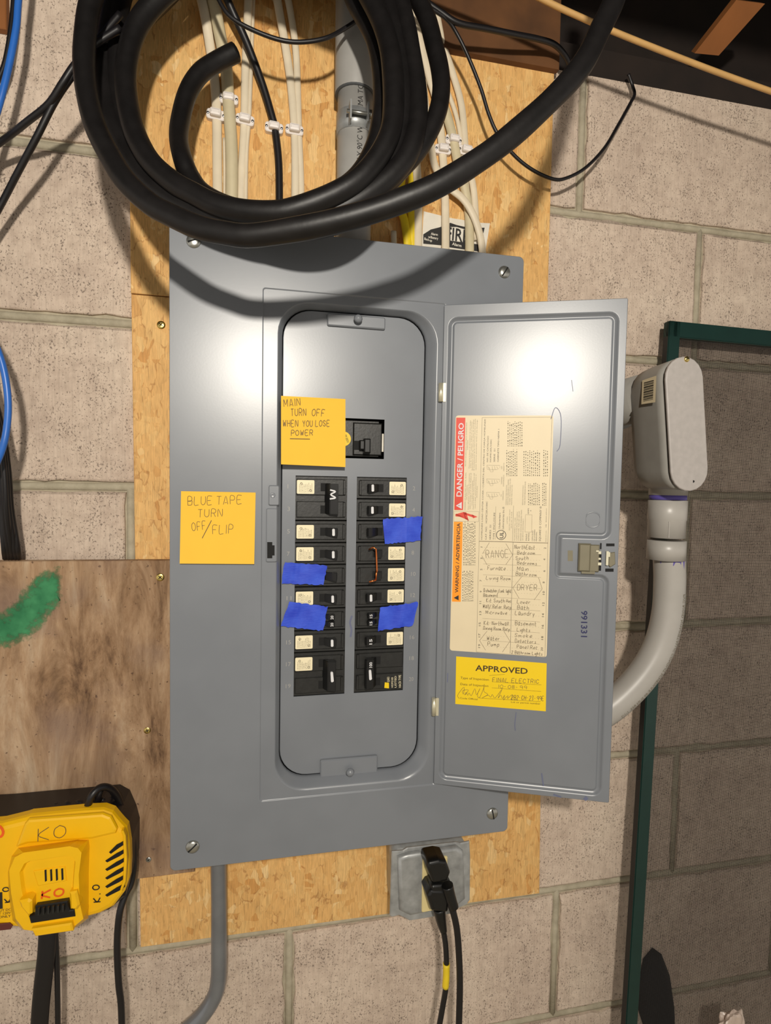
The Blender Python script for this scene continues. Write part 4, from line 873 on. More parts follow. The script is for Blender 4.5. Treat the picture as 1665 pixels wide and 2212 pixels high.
def strap(u, v, half, label, a=0.0, y=cY):
    c = U(u, v, y - .003); t = thing('cable_strap', c, label, 'cable strap', 'white cable straps'); ca, sa = math.cos(a), math.sin(a)
    ro = lambda P: [(c.x + x * ca - z * sa, c.z + x * sa + z * ca) for x, z in P]
    w_, h_ = half, .0060
    bm = NB(); prism(bm, ro(fillet([(-w_, -h_), (w_, -h_), (w_, h_), (-w_, h_)], .0032, 3)), y - .0035, OY - .0002, .0008)
    prism(bm, ro(fillet([(-w_ * .6, -h_ * .72), (w_ * .6, -h_ * .72), (w_ * .6, h_ * .72), (-w_ * .6, h_ * .72)], .002, 3)), y - .0105, y - .003, .0025, bsteps=2)
    obj('saddle', bm, 'strap', t)
    for s_ in (-1, 1):
        q = ro([(s_ * w_ * .82, 0)])[0]; bm = NB(); lathe(bm, (q[0], y - .0035, q[1]), (0, -1, 0), [(-.001, .0017), (.0004, .0017), (.0008, .0012), (.0009, .0001)], 12); obj('nail', bm, 'nail', t)
for (u, v, lb, a) in ((466, 247, 'white strap on the leftmost cream cable inside the coil', -.08), (494, 213, 'highest white strap inside the coil, on the thick round cable', 0), (529, 258, 'white strap on the third cream cable inside the coil', -.1), (592, 275, 'white strap holding the round black cable', -.05), (636, 280, 'rightmost white strap inside the coil', -.03), (957, 322, 'left white strap of the three right of the coil', .0), (980, 302, 'middle and highest white strap of the three right of the coil', -.05), (1007, 325, 'right white strap of the three right of the coil', -.1)):
    strap(u, v, .0112, lb, a)
# flyer behind the cables
FYL = OY - .0006
fb = NB(); fk = lambda x, y: PX([(840 + x / 5.203, 440 + y / 5.203)], FYL)[0]
prism(fb, [fk(370, 480), fk(1080, 560), fk(1135, 220), fk(1030, 215), fk(690, 160), fk(390, 85)], FYL, OY - .0001)
def fq(pts, mi, dy=.0001): face(fb, ring(fb, [fk(*p) for p in pts], FYL - dy), mi)
fq([(385, 345), (470, 290), (570, 265), (690, 215), (760, 240), (895, 270), (1075, 270), (1062, 330), (895, 300), (760, 262), (690, 262), (600, 470), (385, 450)], 1); fq([(690, 415), (1060, 465), (1055, 545), (600, 480)], 1)
fq([(600, 262), (690, 262), (690, 415), (600, 470)], 1)
for s_, a, b, h in (('Alarm', (470, 350), (548, 362), 28), ('w/Battery', (440, 385), (552, 405), 28), ('Back-up', (395, 405), (482, 430), 28), ('Alarm', (708, 465), (812, 490), 34)): text(fb, s_, fk(*a), fk(*b), h * .000118, FYL - .0002, 0, True)
text(fb, 'FIRE', fk(640, 400), fk(890, 440), 150 * .000115, FYL - .00015, 1, True)
obj('printed_flyer', fb, ['paper', 'inkb'], None, 'black and white printed fire alarm flyer on the board behind cables at panel top', 'flyer')

# ------------------------------------------------------------------ grey conduit behind the coil
cx = U(768, 200, -.05).x; cyy = -.047
cond = thing('pvc_conduit', (cx, cyy, .27), 'grey plastic conduit running down behind the coil into the panel top', 'conduit')
zc0, zc1 = U(768, 178, cyy - .024).z, .72
bm = NB(); tube(bm, [Vector((cx, cyy, .262)), Vector((cx, cyy, zc0 + .01))], .0216, 28); obj('pipe', bm, 'pvc', cond)
bm = NB(); lathe(bm, (cx, cyy, zc0), (0, 0, 1), [(0, .0217), (0, .0246), (.001, .0250), (zc1 - zc0, .0262)], 28); obj('coupling', bm, 'pvc', cond)
zs = U(768, 248, cyy - .024).z
bm = NB(); lathe(bm, (cx, cyy, zs - .012), (0, 0, 1), [(0, .0217), (0, .0229), (.024, .0229), (.024, .0217)], 28)
cl = obj('pipe_clamp', bm, 'galv', cond)
bm = NB()
for dx in (-.0098, .0112): box(bm, (cx + dx - .001, cyy - .034, zs - .011), (cx + dx + .001, cyy - .018, zs + .011))
obj('clamp_ear', bm, 'galv', cond); bm = NB(); cyl(bm, (cx - .014, cyy - .029, zs), (cx + .019, cyy - .029, zs), .0022, 10); cyl(bm, (cx + .0115, cyy - .029, zs), (cx + .0155, cyy - .029, zs), .0052, 6); obj('clamp_bolt', bm, 'screw', cond)
bm = NB(); mpc = lambda q: Vector((q.x, cyy - math.sqrt(max(1e-6, .0218 ** 2 - (q.x - cx) ** 2)), q.y))
tx = U(779, 300, cyy - .022).x + .0022
tA, tB = (tx, U(779, 378, cyy - .022).z), (tx, U(779, 182, cyy - .022).z)
text(bm, '40 MAX 90\u00b0C WIRE NEMA TC', tA, tB, .0068, 0, 0, False, mpc); obj('printed_text', bm, 'inkb', cond)
bm = NB(); lathe(bm, (cx, cyy, zc0 - .0012), (0, 0, 1), [(0, .0218), (0, .0249), (.0014, .0249), (.0014, .0218)], 28); obj('coupling_lip', bm, 'steel_dk', cond)

# ------------------------------------------------------------------ thin wires
def wire(name, pts, r, mat, label, k=8, cat='wire', group=None):
    bm = NB(); tube(bm, upath(pts, k), r, 8); return obj(name, bm, mat, None, label, cat, group)
wire('coax_wire', [(-560, 600, -.01), (-300, 500, -.02), (-120, 390, -.03), (0, 308, -.045), (60, 262, -.07), (105, 225, -.085), (135, 180, -.095), (162, 140, -.10), (200, 100, -.11), (260, 60, -.11)], .0036, 'wire', 'upper of two black wires from the coil down to the left edge')
wire('coax_wire', [(-420, 900, -.01), (-200, 760, -.02), (-80, 590, -.03), (0, 446, -.045), (40, 370, -.06), (80, 295, -.075), (118, 220, -.085), (158, 160, -.095), (210, 90, -.1), (260, 30, -.1)], .0036, 'wire', 'lower of two black wires from the coil down to the left edge')
wire('network_wire', [(60, -280, -.06), (52, -120, -.06), (40, 0, -.06), (35, 60, -.06), (22, 130, -.06), (8, 190, -.06), (-12, 260, -.06), (-60, 400, -.07), (-80, 540, -.08), (-60, 640, -.09), (-20, 720, -.09), (6, 790, -.09), (17, 860, -.09), (15, 920, -.09), (3, 975, -.09), (-30, 1050, -.08), (-60, 1130, -.05), (-70, 1230, -.02)], .0036, 'blue', 'blue wire running down the left edge from the top corner to the plywood')
wire('coax_wire', [(45, -260, -.03), (34, -100, -.03), (27, 30, -.03), (12, 130, -.03), (-10, 190, -.03), (-40, 300, -.03), (-60, 500, -.035), (-50, 740, -.045)], .0028, 'wire', 'black wire beside the blue wire at the top left corner')
for i, (x0, x1, x2, y_, l_) in enumerate(((-8, 2, 8, -.05, 'leftmost'), (-2, 8, 16, -.062, 'second'), (4, 14, 23, -.066, 'third'), (9, 20, 31, -.06, 'fourth'), (14, 25, 38, -.052, 'rightmost'))):
    wire('bundled_wire', [(x0 - 90, 200, y_), (x0 - 80, 500, y_), (x0 - 50, 750, y_), (x0 - 10, 920, y_), (x0 + 4, 1010, y_), (x1, 1100, y_ + .008), (x2, 1180, -.034), (x2 + 3, 1206, -.0195)], .0030, 'wire', 'black wire ' + l_ + ' in the bundle passing behind the plywood top', group='black wires bundled at the left edge')
wire('thin_wire', [(455, -40, -.09), (478, 10, -.09), (500, 38, -.09), (540, 62, -.09), (600, 85, -.09), (650, 91, -.09), (705, 82, -.09), (750, 58, -.085), (790, 30, -.09)], .0024, 'wire', 'thin black wire sagging across the top inside the coil')
wire('thin_wire', [(880, -10, -.08), (930, 18, -.075), (965, 42, -.07), (985, 70, -.065), (1010, 120, -.06), (1038, 190, -.055), (1055, 245, -.052), (1075, 290, -.05), (1110, 335, -.046), (1150, 367, -.044), (1195, 387, -.042), (1225, 384, -.04), (1265, 362, -.037), (1305, 320, -.033), (1335, 270, -.026), (1360, 225, -.02), (1370, 205, -.018), (1366, 186, -.012), (1357, 160, -.014)], .0023, 'wire', 'thin black wire looping down from the ceiling across the board and block wall')
wire('thin_wire', [(900, -10, -.075), (950, 25, -.072), (990, 50, -.07), (1050, 62, -.066), (1110, 74, -.06), (1165, 85, -.052), (1200, 98, -.045), (1225, 128, -.035), (1235, 160, -.028)], .0036, 'wire', 'black wire running level along the ceiling ledge at top right')
wire('ceiling_cable', [(700, -210, -.11), (950, -98, -.11), (1120, -26, -.11), (1220, 22, -.11), (1330, 70, -.11), (1450, 118, -.11), (1560, 160, -.11), (1700, 210, -.11), (1950, 300, -.11), (2200, 390, -.11)], .0034, 'tan', 'tan cable stretched diagonally under the dark ceiling at top right', cat='cable')
# cross brace between joists
p0, p1 = U(1668, -40, -.10), U(1500, 155, .0)
bm = NB(); P_ = [U(1590, 0, -.08), U(1652, 8, -.08), U(1552, 120, -.03), U(1500, 115, -.03)]
v0 = [bm.verts.new(q) for q in P_]; v1 = [bm.verts.new(q + Vector((.004, .012, .012))) for q in P_]; face(bm, v0); face(bm, v1); skin(bm, v0, v1)
obj('cross_brace', bm, 'brace', ce)

# ------------------------------------------------------------------ LB conduit body on the right
lb = thing('conduit_fitting', U(1440, 1213, -.12), 'grey plastic conduit fitting with oblong cover on the wall right of the open door', 'conduit fitting')
FPY = -.188
def stad(pts4, y, r, n=10):
    """stadium from top-centre and bottom-centre arc centres (pixels)"""
    a, b = U(*pts4[0], y), U(*pts4[1], y); d = Vector((b.x - a.x, b.z - a.z)); ang = math.atan2(d.y, d.x); P_ = []
    for c, s0 in ((b, ang - math.pi / 2), (a, ang + math.pi / 2)):
        for i in range(n + 1): t = s0 + math.pi * i / n; P_.append((c.x + r * math.cos(t), c.z + r * math.sin(t)))
    return P_
rw = abs(U(1519, 850, FPY).x - U(1438, 850, FPY).x) / 2
ca_, cb_ = (1479, 817), (1490, 1015)
pl_ = stad((ca_, cb_), FPY, rw)
bm = NB(); prism(bm, pl_, FPY, FPY + .0035, .0015, sm=True, bsteps=3); cp = obj('cover_plate', bm, 'lbface', lb)
bm = NB(); prism(bm, inset(pl_, .0022), FPY + .0035, FPY + .0075, 0); obj('gasket', bm, 'inside', lb)
bm = NB(); bo = inset(pl_, .0005); R0 = ring(bm, bo, FPY + .0072); n_ = len(bo); cxm = sum(a for a, b in bo) / n_; czm = sum(b for a, b in bo) / n_; prev = R0; first = R0
for y_, k_, dz_ in ((FPY + .020, .985, 0), (FPY + .046, .96, 0), (FPY + .064, .93, -.001), (FPY + .073, .82, -.003), (FPY + .077, .6, -.004)):
    cur = ring(bm, [(cxm + (a - cxm) * k_, czm + (b - czm) * (k_ * .5 + .5 if k_ > .9 else k_) + dz_) for a, b in bo], y_); skin(bm, prev, cur, 0, True); prev = cur
face(bm, prev); face(bm, first)
obj('housing', bm, 'lbside', lb)
hz = U(1372, 870, -.07); bm = NB(); cyl(bm, (cxm, FPY + .07, hz.z), (cxm, .0, hz.z), .031, 28); cyl(bm, (cxm, -.055, hz.z), (cxm, -.0, hz.z), .036, 28)
obj('rear_hub', bm, 'lbside', lb)
pc = U(1441, 1100, -.125); pr1 = .0234
zz = lambda v: U(1441, v, -.125 - .02).z
bm = NB(); lathe(bm, (pc.x, -.125, zz(1070)), (0, 0, 1), [(0, .0228), (.012, .0232), (.03, .030), (.05, .030)], 28); obj('lower_hub', bm, 'pvc2', lb)
bm = NB(); lathe(bm, (pc.x, -.125, zz(1080)), (0, 0, 1), [(0, .0222), (.006, .0222)], 28); obj('primer_band', bm, 'purple', lb)
bm = NB(); lathe(bm, (pc.x, -.125, zz(1164)), (0, 0, 1), [(0, .0190), (0, .0226), (zz(1126) - zz(1164), .0226), (zz(1124) - zz(1164), .0234), (zz(1082) - zz(1164), .0234), (zz(1080) - zz(1164), .0190)], 28)
for a in (-.55, 1.2): box(bm, (pc.x + .0226 * math.sin(a) - .0006, -.125 - .0231 * math.cos(a), zz(1162)), (pc.x + .0226 * math.sin(a) + .0006, -.125, zz(1127)))
obj('adapter', bm, 'pvc2', lb)
bm = NB(); lathe(bm, (pc.x + .001, -.125, zz(1213)), (0, 0, 1), [(0, .0194), (0, .0234), (zz(1171) - zz(1213), .0234), (zz(1170) - zz(1213), .0210)], 28); obj('elbow_coupling', bm, 'pvc2', lb)
screw('cover_screw', 1483, 776, FPY, .0034, 'brass', lb, slot=.4, dome=.5)
bm = NB(); cyl(bm, U(1497, 1040, FPY + .001), U(1497, 1040, FPY - .0002), .0015, 10); obj('screw_hole', bm, 'inside', lb)
# barcode on the side: set on the housing flank
fx0 = min(a for a, b in bo)
bm = NB(); sx_ = fx0 * 1 - .0002
def bcq(y, z, dx=0): return Vector((fx0 + (cxm - fx0) * (.0 + (y - FPY - .0072) / .0528 * .035) - .0012 - dx, y, z))
zb0, zb1 = U(1400, 870, -.16).z, U(1400, 817, -.16).z
vs = [bm.verts.new(bcq(y, z)) for y, z in ((FPY + .016, zb0 - .001), (FPY + .042, zb0), (FPY + .042, zb1), (FPY + .016, zb1 + .001))]; face(bm, vs, 0)
for k in range(16):
    z = zb0 + .003 + (zb1 - zb0 - .006) * k / 16; ww = (.0004, .0008, .0006, .0011)[k % 4]
    vs = [bm.verts.new(bcq(y, q, .0003)) for y, q in ((FPY + .020, z), (FPY + .038, z), (FPY + .038, z + ww), (FPY + .020, z + ww))]; face(bm, vs, 1)
obj('barcode_label', bm, ['label', 'inkb'], lb, label='cream barcode sticker')
# elbow pipe
el = thing('conduit_elbow', U(1300, 1540, -.1), 'curved grey conduit elbow sweeping from the fitting down behind the open door', 'conduit')
EP = upath([(1445, 1205, -.125), (1446, 1260, -.125), (1441, 1330, -.125), (1424, 1395, -.124), (1394, 1450, -.122), (1350, 1500, -.118), (1300, 1540, -.112), (1240, 1572, -.1), (1180, 1590, -.09)], 8)
bm = NB(); tube(bm, EP, .0193, 28); obj('pipe', bm, 'pvc2', el)
bm = NB(); q = U(1460, 1222, -.125)
tpm = lambda p: Vector((p.x, -.125 - math.sqrt(max(1e-6, .0195 ** 2 - (p.x - EP[1].x) ** 2)), p.y))
e1 = EP[1].x
PP = [(e1 + dx * .96, zz(1213) - dz) for dx, dz in ((-.019, 0), (-.019, .004), (-.008, .006), (-.006, .0015), (.0, .002), (.008, .013), (.016, .016), (.0165, .028), (.018, .014), (.0195, 0))]
vv_ = [bm.verts.new(tpm(Vector(p))) for p in PP]; tops = [bm.verts.new(tpm(Vector((p[0], zz(1213) + .002)))) for p in PP]
for i in range(len(PP) - 1): face(bm, [vv_[i], vv_[i + 1], tops[i + 1], tops[i]])
obj('primer_stain', bm, 'purple', el, label='purple primer stain')
# printing along the elbow
def along(s_, a, off):   # s_: arc fraction, off: sideways on the front
    i = s_ * (len(EP) - 1); k = min(int(i), len(EP) - 2); p = EP[k].lerp(EP[k + 1], i - k); t = (EP[k + 1] - EP[k]).normalized(); sd = t.cross(Vector((0, 1, 0))).normalized(); o = off
    return p + sd * o + Vector((0, -1, 0)) * math.sqrt(.0196 ** 2 - o * o)
bm = NB(); txt = 'PVC RIGID NONMETALLIC CONDUIT SCHEDULE 40 SUN RES. 1-1/2'
vs_, fs_ = glyphs(txt); V = [bm.verts.new(along(.16 + .55 * a, 0, .010 - b * .0045)) for a, b in vs_]
for f in fs_: face(bm, [V[i] for i in f])
cc0 = along(.76, 0, .006)
obj('printed_text', bm, 'inkfaint', el)

# ------------------------------------------------------------------ green framed screen leaning at the right
ft, fb_ = U(1446, 692, -.034), U(1352, 2212, -.075)
fr = thing('window_screen', (fb_.x, -.08, -1.44), 'dark green framed window screen leaning on the block wall at right', 'window screen')
dn = (fb_ - ft).normalized(); tlen = (ft.z + 1.44) / -dn.z; rg_ = (U(1665, 714, -.034) - ft).normalized(); FWd = .0235; FTd = .0125; FL = .62
def bar(name, a, b, wdir, wd):
    bm = NB(); q = [a, b, b + wdir * wd, a + wdir * wd]; f0 = [bm.verts.new(p) for p in q]; f1 = [bm.verts.new(p + Vector((0, FTd, 0))) for p in q]
    face(bm, f0, 0); face(bm, f1, 0)
    for i in range(4): face(bm, [f0[i], f0[(i + 1) % 4], f1[(i + 1) % 4], f1[i]], 1 if i == 0 and name == 'left_stile' else 0)
    bmesh.ops.bevel(bm, geom=list(bm.edges), offset=.0012, segments=2, affect='EDGES')
    return obj(name.replace('left_', '').replace('right_', ''), bm, ['green', 'frameside'], fr)
bl = ft + dn * tlen
bar('left_stile', ft, bl, rg_, .0195); bar('right_stile', ft + rg_ * FL, bl + rg_ * FL, -rg_, .0195)
bar('top_rail', ft, ft + rg_ * FL, dn, FWd); bar('bottom_rail', bl, bl + rg_ * FL, -dn, FWd)
bm = NB(); off_ = Vector((0, .006, 0)); th = .00024; ux = rg_; uz = dn
nxs = int(FL / .0017)
for i in range(6, nxs - 4):
    a = ft + ux * (i * .0017) + uz * .015 + off_; b = a + uz * (tlen - .03)
    vs = [bm.verts.new(p) for p in (a - ux * th, a + ux * th, b + ux * th, b - ux * th)]; face(bm, vs)
for j in range(8, int(tlen / .0017) - 8):
    a = ft + uz * (j * .0017) + ux * .012 + off_ + Vector((0, .0002, 0)); b = a + ux * (FL - .024)
    vs = [bm.verts.new(p) for p in (a - uz * th, a + uz * th, b + uz * th, b - uz * th)]; face(bm, vs)
obj('insect_mesh', bm, 'mesh', fr, kind='stuff')
# behind the screen foot: dark shape standing in for a wall shadow, and plastic scrap
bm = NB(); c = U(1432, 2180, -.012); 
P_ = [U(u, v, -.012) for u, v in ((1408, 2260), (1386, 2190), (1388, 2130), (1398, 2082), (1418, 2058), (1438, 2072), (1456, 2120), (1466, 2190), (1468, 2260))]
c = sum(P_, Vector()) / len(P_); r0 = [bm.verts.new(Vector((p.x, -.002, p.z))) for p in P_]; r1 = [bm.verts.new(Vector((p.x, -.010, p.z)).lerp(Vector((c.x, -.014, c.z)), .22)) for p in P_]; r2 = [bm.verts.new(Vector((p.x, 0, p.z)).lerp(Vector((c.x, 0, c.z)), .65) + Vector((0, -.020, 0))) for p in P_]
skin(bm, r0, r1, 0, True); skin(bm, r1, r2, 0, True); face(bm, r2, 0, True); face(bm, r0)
obj('dark_shadow_shape', bm, 'inside', None, 'dark pointed shape standing in for a shadow low on the wall behind the screen', 'shadow shape')
bm = NB(); bb = U(1585, 2205, -.10)
for i in range(14):
    for j in range(9): pass
bmesh.ops.create_icosphere(bm, subdivisions=4, radius=.020)
for v in bm.verts:
    nn_ = noise.noise(v.co * 70) * .9 + noise.noise(v.co * 160) * .5; v.co *= 1 + .42 * nn_; v.co.z *= 1.35; v.co.y *= .6
    v.co += bb + Vector((0, 0, -.012))
for f in bm.faces: f.smooth = False
obj('crumpled_plastic', bm, 'bag', None, 'crumpled shiny white plastic scrap at the lower right corner', 'plastic')

# ------------------------------------------------------------------ outlet box below the panel
BY = -.060
ob_ = thing('outlet_box', U(930, 1985, BY), 'galvanised square outlet box with ivory receptacle below the panel', 'outlet box')
sq = fillet(PX([(848, 1838), (1010, 1820), (1012, 1958), (1000, 1970), (852, 1984)], BY), [.003, .003, .006, .006, .003], 3)
sq = PX([(846, 1840), (870, 1838), (880, 1832), (985, 1820), (994, 1822), (1014, 1818), (1016, 1850), (1015, 1945), (1008, 1955), (985, 1965), (980, 1974), (885, 1990), (875, 1984), (862, 1978), (846, 1982), (842, 1978)], BY)
bm = NB(); prism(bm, sq, BY, BY + .003, .0012)
ins = [(a, b) for a, b in PX([(858, 1850), (880, 1842), (985, 1826), (1000, 1838), (1004, 1940), (985, 1956), (885, 1976), (862, 1965)], BY - .002)]
prism(bm, ins, BY - .006, BY, .005, sm=True, bsteps=3)
cvp = obj('box_cover', bm, 'galv', ob_)
bx = PX([(850, 1840), (1010, 1822), (1010, 1955), (852, 1978)], BY); bm = NB(); prism(bm, fillet([bx[3], bx[2], bx[1], bx[0]], .008, 4), BY + .003, OY - .0003, 0, sm=True); obj('box_body', bm, 'galv', ob_)
RY = BY - .008
bm = NB(); prism(bm, fillet(PX([(911, 1972), (962, 1962), (967, 1850), (913, 1857)], RY), .002, 3), RY - .0005, RY + .004, .0012); rcp = obj('receptacle', bm, 'ivory', ob_)
screw('cover_screw', 939, 1836, BY - .006, .0032, 'screw', ob_, slot=.5, dome=.4)
bm = NB(); a, b = U(926, 1899, RY), U(933, 1908, RY); box(bm, (a.x, RY - .0012, b.z), (b.x, RY, a.z)); obj('reset_button', bm, 'red', ob_)
# plugs and cords
def px3(pts, y): return [U(u, v, y) for u, v in pts]
pg = thing('power_cord', U(960, 2000, -.09), 'black cord with yellow sleeve plugged into the lower outlet', 'power cord')
bm = NB(); prism(bm, fillet(PX([(922, 1935), (932, 1968), (968, 1972), (972, 1935), (962, 1922), (930, 1922)], RY - .027), .003, 3), RY - .028, RY - .001, .004, sm=True, bsteps=3)
obj('plug', bm, 'bk2', pg)
bm = NB(); tube(bm, spline(px3([(948, 1960), (953, 1990), (958, 2012)], RY - .018), 6), [.0085 - .0004 * i * .8 for i in range(13)], 14); obj('strain_relief', bm, 'bk2', pg)
bm = NB(); tube(bm, upath([(957, 2008, RY - .018), (962, 2040, RY - .018), (964, 2080, RY - .017), (963, 2130, RY - .015), (955, 2180, RY - .013), (946, 2230, RY - .012), (930, 2320, RY - .01)], 6), .0037, 12); obj('cord', bm, 'wire', pg)
bm = NB(); tube(bm, upath([(964, 2081, RY - .0169), (963.5, 2110, RY - .016), (962, 2132, RY - .0148)], 5), .0045, 14); obj('yellow_sleeve', bm, 'ylwire', pg)
p2 = thing('power_cord', U(965, 1960, -.09), 'black cord with angled plug in the upper outlet, right of the sleeved cord', 'power cord')
bm = NB(); prism(bm, fillet(PX([(934, 1908), (966, 1904), (973, 1885), (964, 1860), (948, 1857), (925, 1862), (922, 1875), (928, 1890)], RY - .029), .0035, 3), RY - .030, RY - .001, .004, sm=True, bsteps=3)
prism(bm, fillet(PX([(931, 1912), (976, 1908), (978, 1935), (970, 1945), (932, 1942)], RY - .026), .003, 3), RY - .027, RY - .006, .003, sm=True, bsteps=2)
obj('plug', bm, 'bk2', p2)
bm = NB(); tube(bm, spline(px3([(966, 1912), (972, 1935), (980, 1960)], RY - .03), 6), [.0075 - .0001 * i for i in range(13)], 14); obj('strain_relief', bm, 'bk2', p2)
bm = NB(); tube(bm, upath([(972, 1950, RY - .03), (980, 1975, RY - .03), (987, 2010, RY - .028), (991, 2060, RY - .026), (993, 2120, RY - .024), (992, 2180, RY - .022), (988, 2300, RY - .02)], 6), .0043, 12); obj('cord', bm, 'wire', p2)
# EMT
em_ = thing('steel_conduit', U(472, 1900, -.045), 'galvanised steel conduit leaving the bottom of the panel and bending left', 'conduit')
bm = NB(); tube(bm, upath([(472, 1840, -.045), (472, 1880, -.045), (473, 1960, -.045), (473, 2050, -.045), (472, 2110, -.045), (464, 2150, -.045), (440, 2190, -.045), (405, 2225, -.045), (350, 2270, -.045)], 7), .0098, 20); obj('pipe', bm, 'emt', em_)

# ------------------------------------------------------------------ yellow charger, lower left
chg = thing('battery_charger', U(110, 2010, -.1), 'yellow power tool battery charger hanging at the lower left, marked KO', 'battery charger')
YB, YF = -.068, -.100
body = [(-140, 1795), (0, 1781), (52, 1768), (60, 1765), (180, 1753), (222, 1751), (242, 1758), (256, 1775), (264, 1784), (272, 1792), (278, 1830), (279, 1870), (277, 1905), (268, 1932), (245, 1962), (215, 1978), (190, 1985), (168, 1998), (60, 2010), (0, 2005), (-140, 2012)]
bm = NB(); prism(bm, PX(body, YF)[::-1], YF, YF + .016, .007, sm=False, bsteps=3); cb = obj('body', bm, 'ylw', chg)
bm = NB(); prism(bm, PX([(53, 1779), (62, 1769), (222, 1757), (240, 1764), (254, 1790), (250, 1800), (198, 1812), (60, 1822), (34, 1830)], YF - .0025)[::-1], YF - .004, YF + .001, .003, bsteps=2); obj('top_panel', bm, 'ylw', chg)
YC = YF - .022
crad = [(20, 1880), (32, 1852), (50, 1842), (150, 1828), (168, 1832), (176, 1842), (170, 1890), (172, 1950), (180, 1985), (162, 2000), (78, 2012), (52, 2008), (34, 1985), (24, 1930)]
bm = NB(); pc_ = PX(crad, YC)[::-1]
r0 = ring(bm, pc_, YC); base_ = PX([(16, 1885), (24, 1850), (38, 1832), (170, 1814), (192, 1814), (194, 1830), (192, 1890), (192, 1955), (190, 1985), (165, 2004), (78, 2013), (48, 2010), (26, 1990), (18, 1935)], YF)[::-1]
r1 = ring(bm, base_, YF + .001); skin(bm, r0, r1)
inn = PX([(42, 1885), (52, 1866), (64, 1860), (146, 1848), (158, 1852), (163, 1862), (160, 1895), (158, 1930), (160, 1960), (148, 1975), (80, 1984), (62, 1980), (54, 1955), (46, 1920)], YC)[::-1]
r2 = ring(bm, inn, YC); r3 = ring(bm, inset(inn, .002), YC + .004); flat(bm, [r0, r2], YC); skin(bm, r2, r3); flat(bm, [r3], YC)
obj('battery_cradle', bm, 'ylw', chg)
bm = NB(); prism(bm, PX([(72, 1882), (140, 1872), (144, 1903), (82, 1914)], YC + .003)[::-1], YC + .0025, YC + .006, .0008); obj('vent_panel', bm, 'ylw', chg)
for k in range(4):
    u = 98 + 12 * k; bm = NB(); prism(bm, PX([(u - 2, 1880 - k), (u + 2, 1879 - k), (u + 3, 1903 - k), (u - 1, 1905 - k)], YC + .002)[::-1], YC + .0020, YC + .0026); obj('vent_slot', bm, 'slot', chg)
bm = NB(); prism(bm, PX([(76, 1958), (146, 1947), (150, 1967), (160, 1966), (162, 1981), (66, 1996), (62, 1981), (74, 1978)], YC - .002)[::-1], YC - .002, YC + .004, .001)
tw = obj('terminal_block', bm, 'bk2', chg)
bm = NB()
for k in range(6): u = 84 + 10.5 * k; prism(bm, PX([(u - 2, 1962 - k * 1.5), (u + 2, 1961.5 - k * 1.5), (u + 2, 1976 - k * 1.5), (u - 2, 1976.5 - k * 1.5)], YC - .004)[::-1], YC - .005, YC - .001, 0)
obj('terminal_fin', bm, 'bk', chg, kind='stuff')
bm = NB(); prism(bm, PX([(72, 1999), (158, 1986), (162, 2003), (80, 2015)], YC)[::-1], YC - .006, YC + .01, .0015); obj('front_lip', bm, 'ylw', chg)
bm = NB(); prism(bm, PX([(42, 1945), (62, 1940), (70, 1944), (70, 1972), (62, 1977), (46, 1958)], YC - .006)[::-1], YC - .008, YC + .006, .002); obj('guide_rail', bm, 'ylw', chg); bm = NB(); prism(bm, PX([(150, 1928), (166, 1925), (172, 1955), (166, 1965), (152, 1964)], YC - .004)[::-1], YC - .005, YC + .006, .002); obj('guide_rail', bm, 'ylw', chg)
for k in range(6):
    v = 1832 + 18.5 * k; s0 = 228 if k else 236
    bm = NB(); prism(bm, PX([(s0, v + 8), (252, v - 8), (268, v - 16), (270, v - 10), (258, v - 2), (s0 + 4, v + 11)], YF)[::-1], YF - .0012, YF + .001, 0); obj('side_vent', bm, 'slot', chg)
bm = NB(); prism(bm, PX([(264, 1790), (268, 1800), (270, 1850), (268, 1895), (262, 1915), (266, 1918), (274, 1898), (277, 1850), (274, 1800), (269, 1788)], YF)[::-1], YF - .006, YF + .002, .001); obj('side_rib', bm, 'ylw', chg)
def hw(s_, a, b, h, wd, y, mat, label, jit=.15):
    bm = NB(); pen(bm, s_, PX([a], y)[0], PX([b], y)[0], h, wd, y, 0, None, jit); obj('handwriting', bm, mat, chg, label=label)
hw('K0', (82, 1818), (146, 1807), .014, .0007, YF - .0045, 'inkg', 'pencilled KO'); hw('K0', (90, 1942), (140, 1934), .0085, .0018, YC + .0035, 'redink', 'red marker KO'); 
hw('K.0', (217, 1948), (214, 1910), .007, .0013, YF - .0005, 'inkb', 'black marker K.O'); hw('0', (-6, 1812), (14, 1800), .014, .0026, YF - .0005, 'redink', 'red marker letter'); hw('K.0', (24, 1948), (18, 1915), .006, .0012, YF - .0005, 'inkb', 'black marker K.O')
bm = NB(); prism(bm, PX([(-30, 1930), (5, 1927), (6, 1962), (-28, 1966)], YF)[::-1], YF - .0006, YF + .0005); obj('rating_label', bm, 'inkb', chg)
bm = NB(); prism(bm, PX([(-30, 1998), (22, 1992), (28, 1999), (24, 2006), (-30, 2012)], YF)[::-1], YF - .0015, YF + .0005, .0005); obj('dark_strip', bm, simple('maroon_strip', srgb(92, 40, 36), .5), chg)
bm = NB()
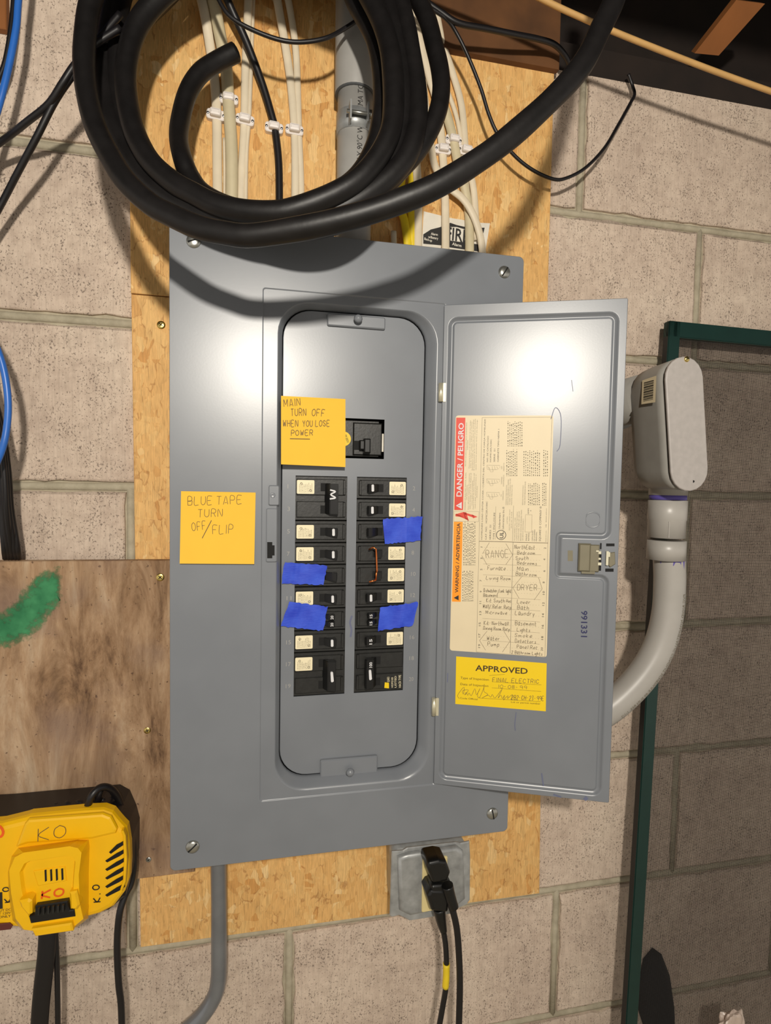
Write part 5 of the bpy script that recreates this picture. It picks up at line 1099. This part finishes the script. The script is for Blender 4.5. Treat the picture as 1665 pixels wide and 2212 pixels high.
for i, s_ in enumerate(('OUTPUT DC', 'INPUT 120V', 'USE ONLY')): text(bm, s_, PX([(-22, 1972 + 7 * i)], YF)[0], PX([(24, 1966 + 7 * i)], YF)[0], .0028, YF - .0006)
obj('printed_text', bm, 'ink', chg)
bm = NB(); prism(bm, PX([(-150, 1766), (0, 1757), (90, 1748), (180, 1740), (240, 1734), (262, 1746), (277, 1780), (285, 1810), (284, 1880), (276, 1920), (240, 1950), (160, 1970), (-150, 1980)], -.07)[::-1], YF + .016, -.029, .003); obj('rear_housing', bm, 'wire', chg)
bm = NB(); tube(bm, upath([(186, 1756, -.085), (196, 1722, -.088), (215, 1702, -.082), (236, 1702, -.075), (254, 1722, -.065), (268, 1760, -.055), (284, 1800, -.05), (289, 1860, -.048), (284, 1905, -.05), (270, 1935, -.055), (258, 1975, -.06), (253, 2040, -.06), (256, 2120, -.06), (262, 2180, -.058), (264, 2300, -.055)], 7), .0040, 10); obj('cord', bm, 'wire', chg)
bm = NB(); tube(bm, upath([(210, 1735, -.07), (214, 1715, -.072), (222, 1700, -.068), (240, 1705, -.06), (256, 1735, -.05)], 6), .0036, 10); obj('cord_loop', bm, 'wire', chg)
bm = NB()
P_ = upath([(90, 1748, -.058), (140, 1741, -.06), (190, 1735, -.06), (235, 1730, -.058), (262, 1748, -.055), (276, 1790, -.052)], 14)
Q_ = [p + Vector((0, math.cos(i * .9), math.sin(i * .9))) * .0022 for i, p in enumerate(P_)]; tube(bm, Q_, .0036, 10); obj('twisted_cord', bm, 'wire', chg)
# straps and cords below the charger
bm = NB(); tube(bm, upath([(104, 1990, -.06), (100, 2060, -.06), (92, 2130, -.058), (86, 2200, -.055), (82, 2300, -.05)], 6), (.0098, .004), 12, flatn=(0, 1, 0)); obj('hanging_strap', bm, 'wire', None, 'wide black strap hanging below the yellow charger', 'strap')
wire('power_cord', [(118, 1990, -.055), (122, 2060, -.055), (124, 2130, -.053), (125, 2212, -.05), (125, 2300, -.05)], .0032, 'wire', 'thin black cord hanging right of the wide strap below the charger', cat='power cord')
# other walls keep the room closed
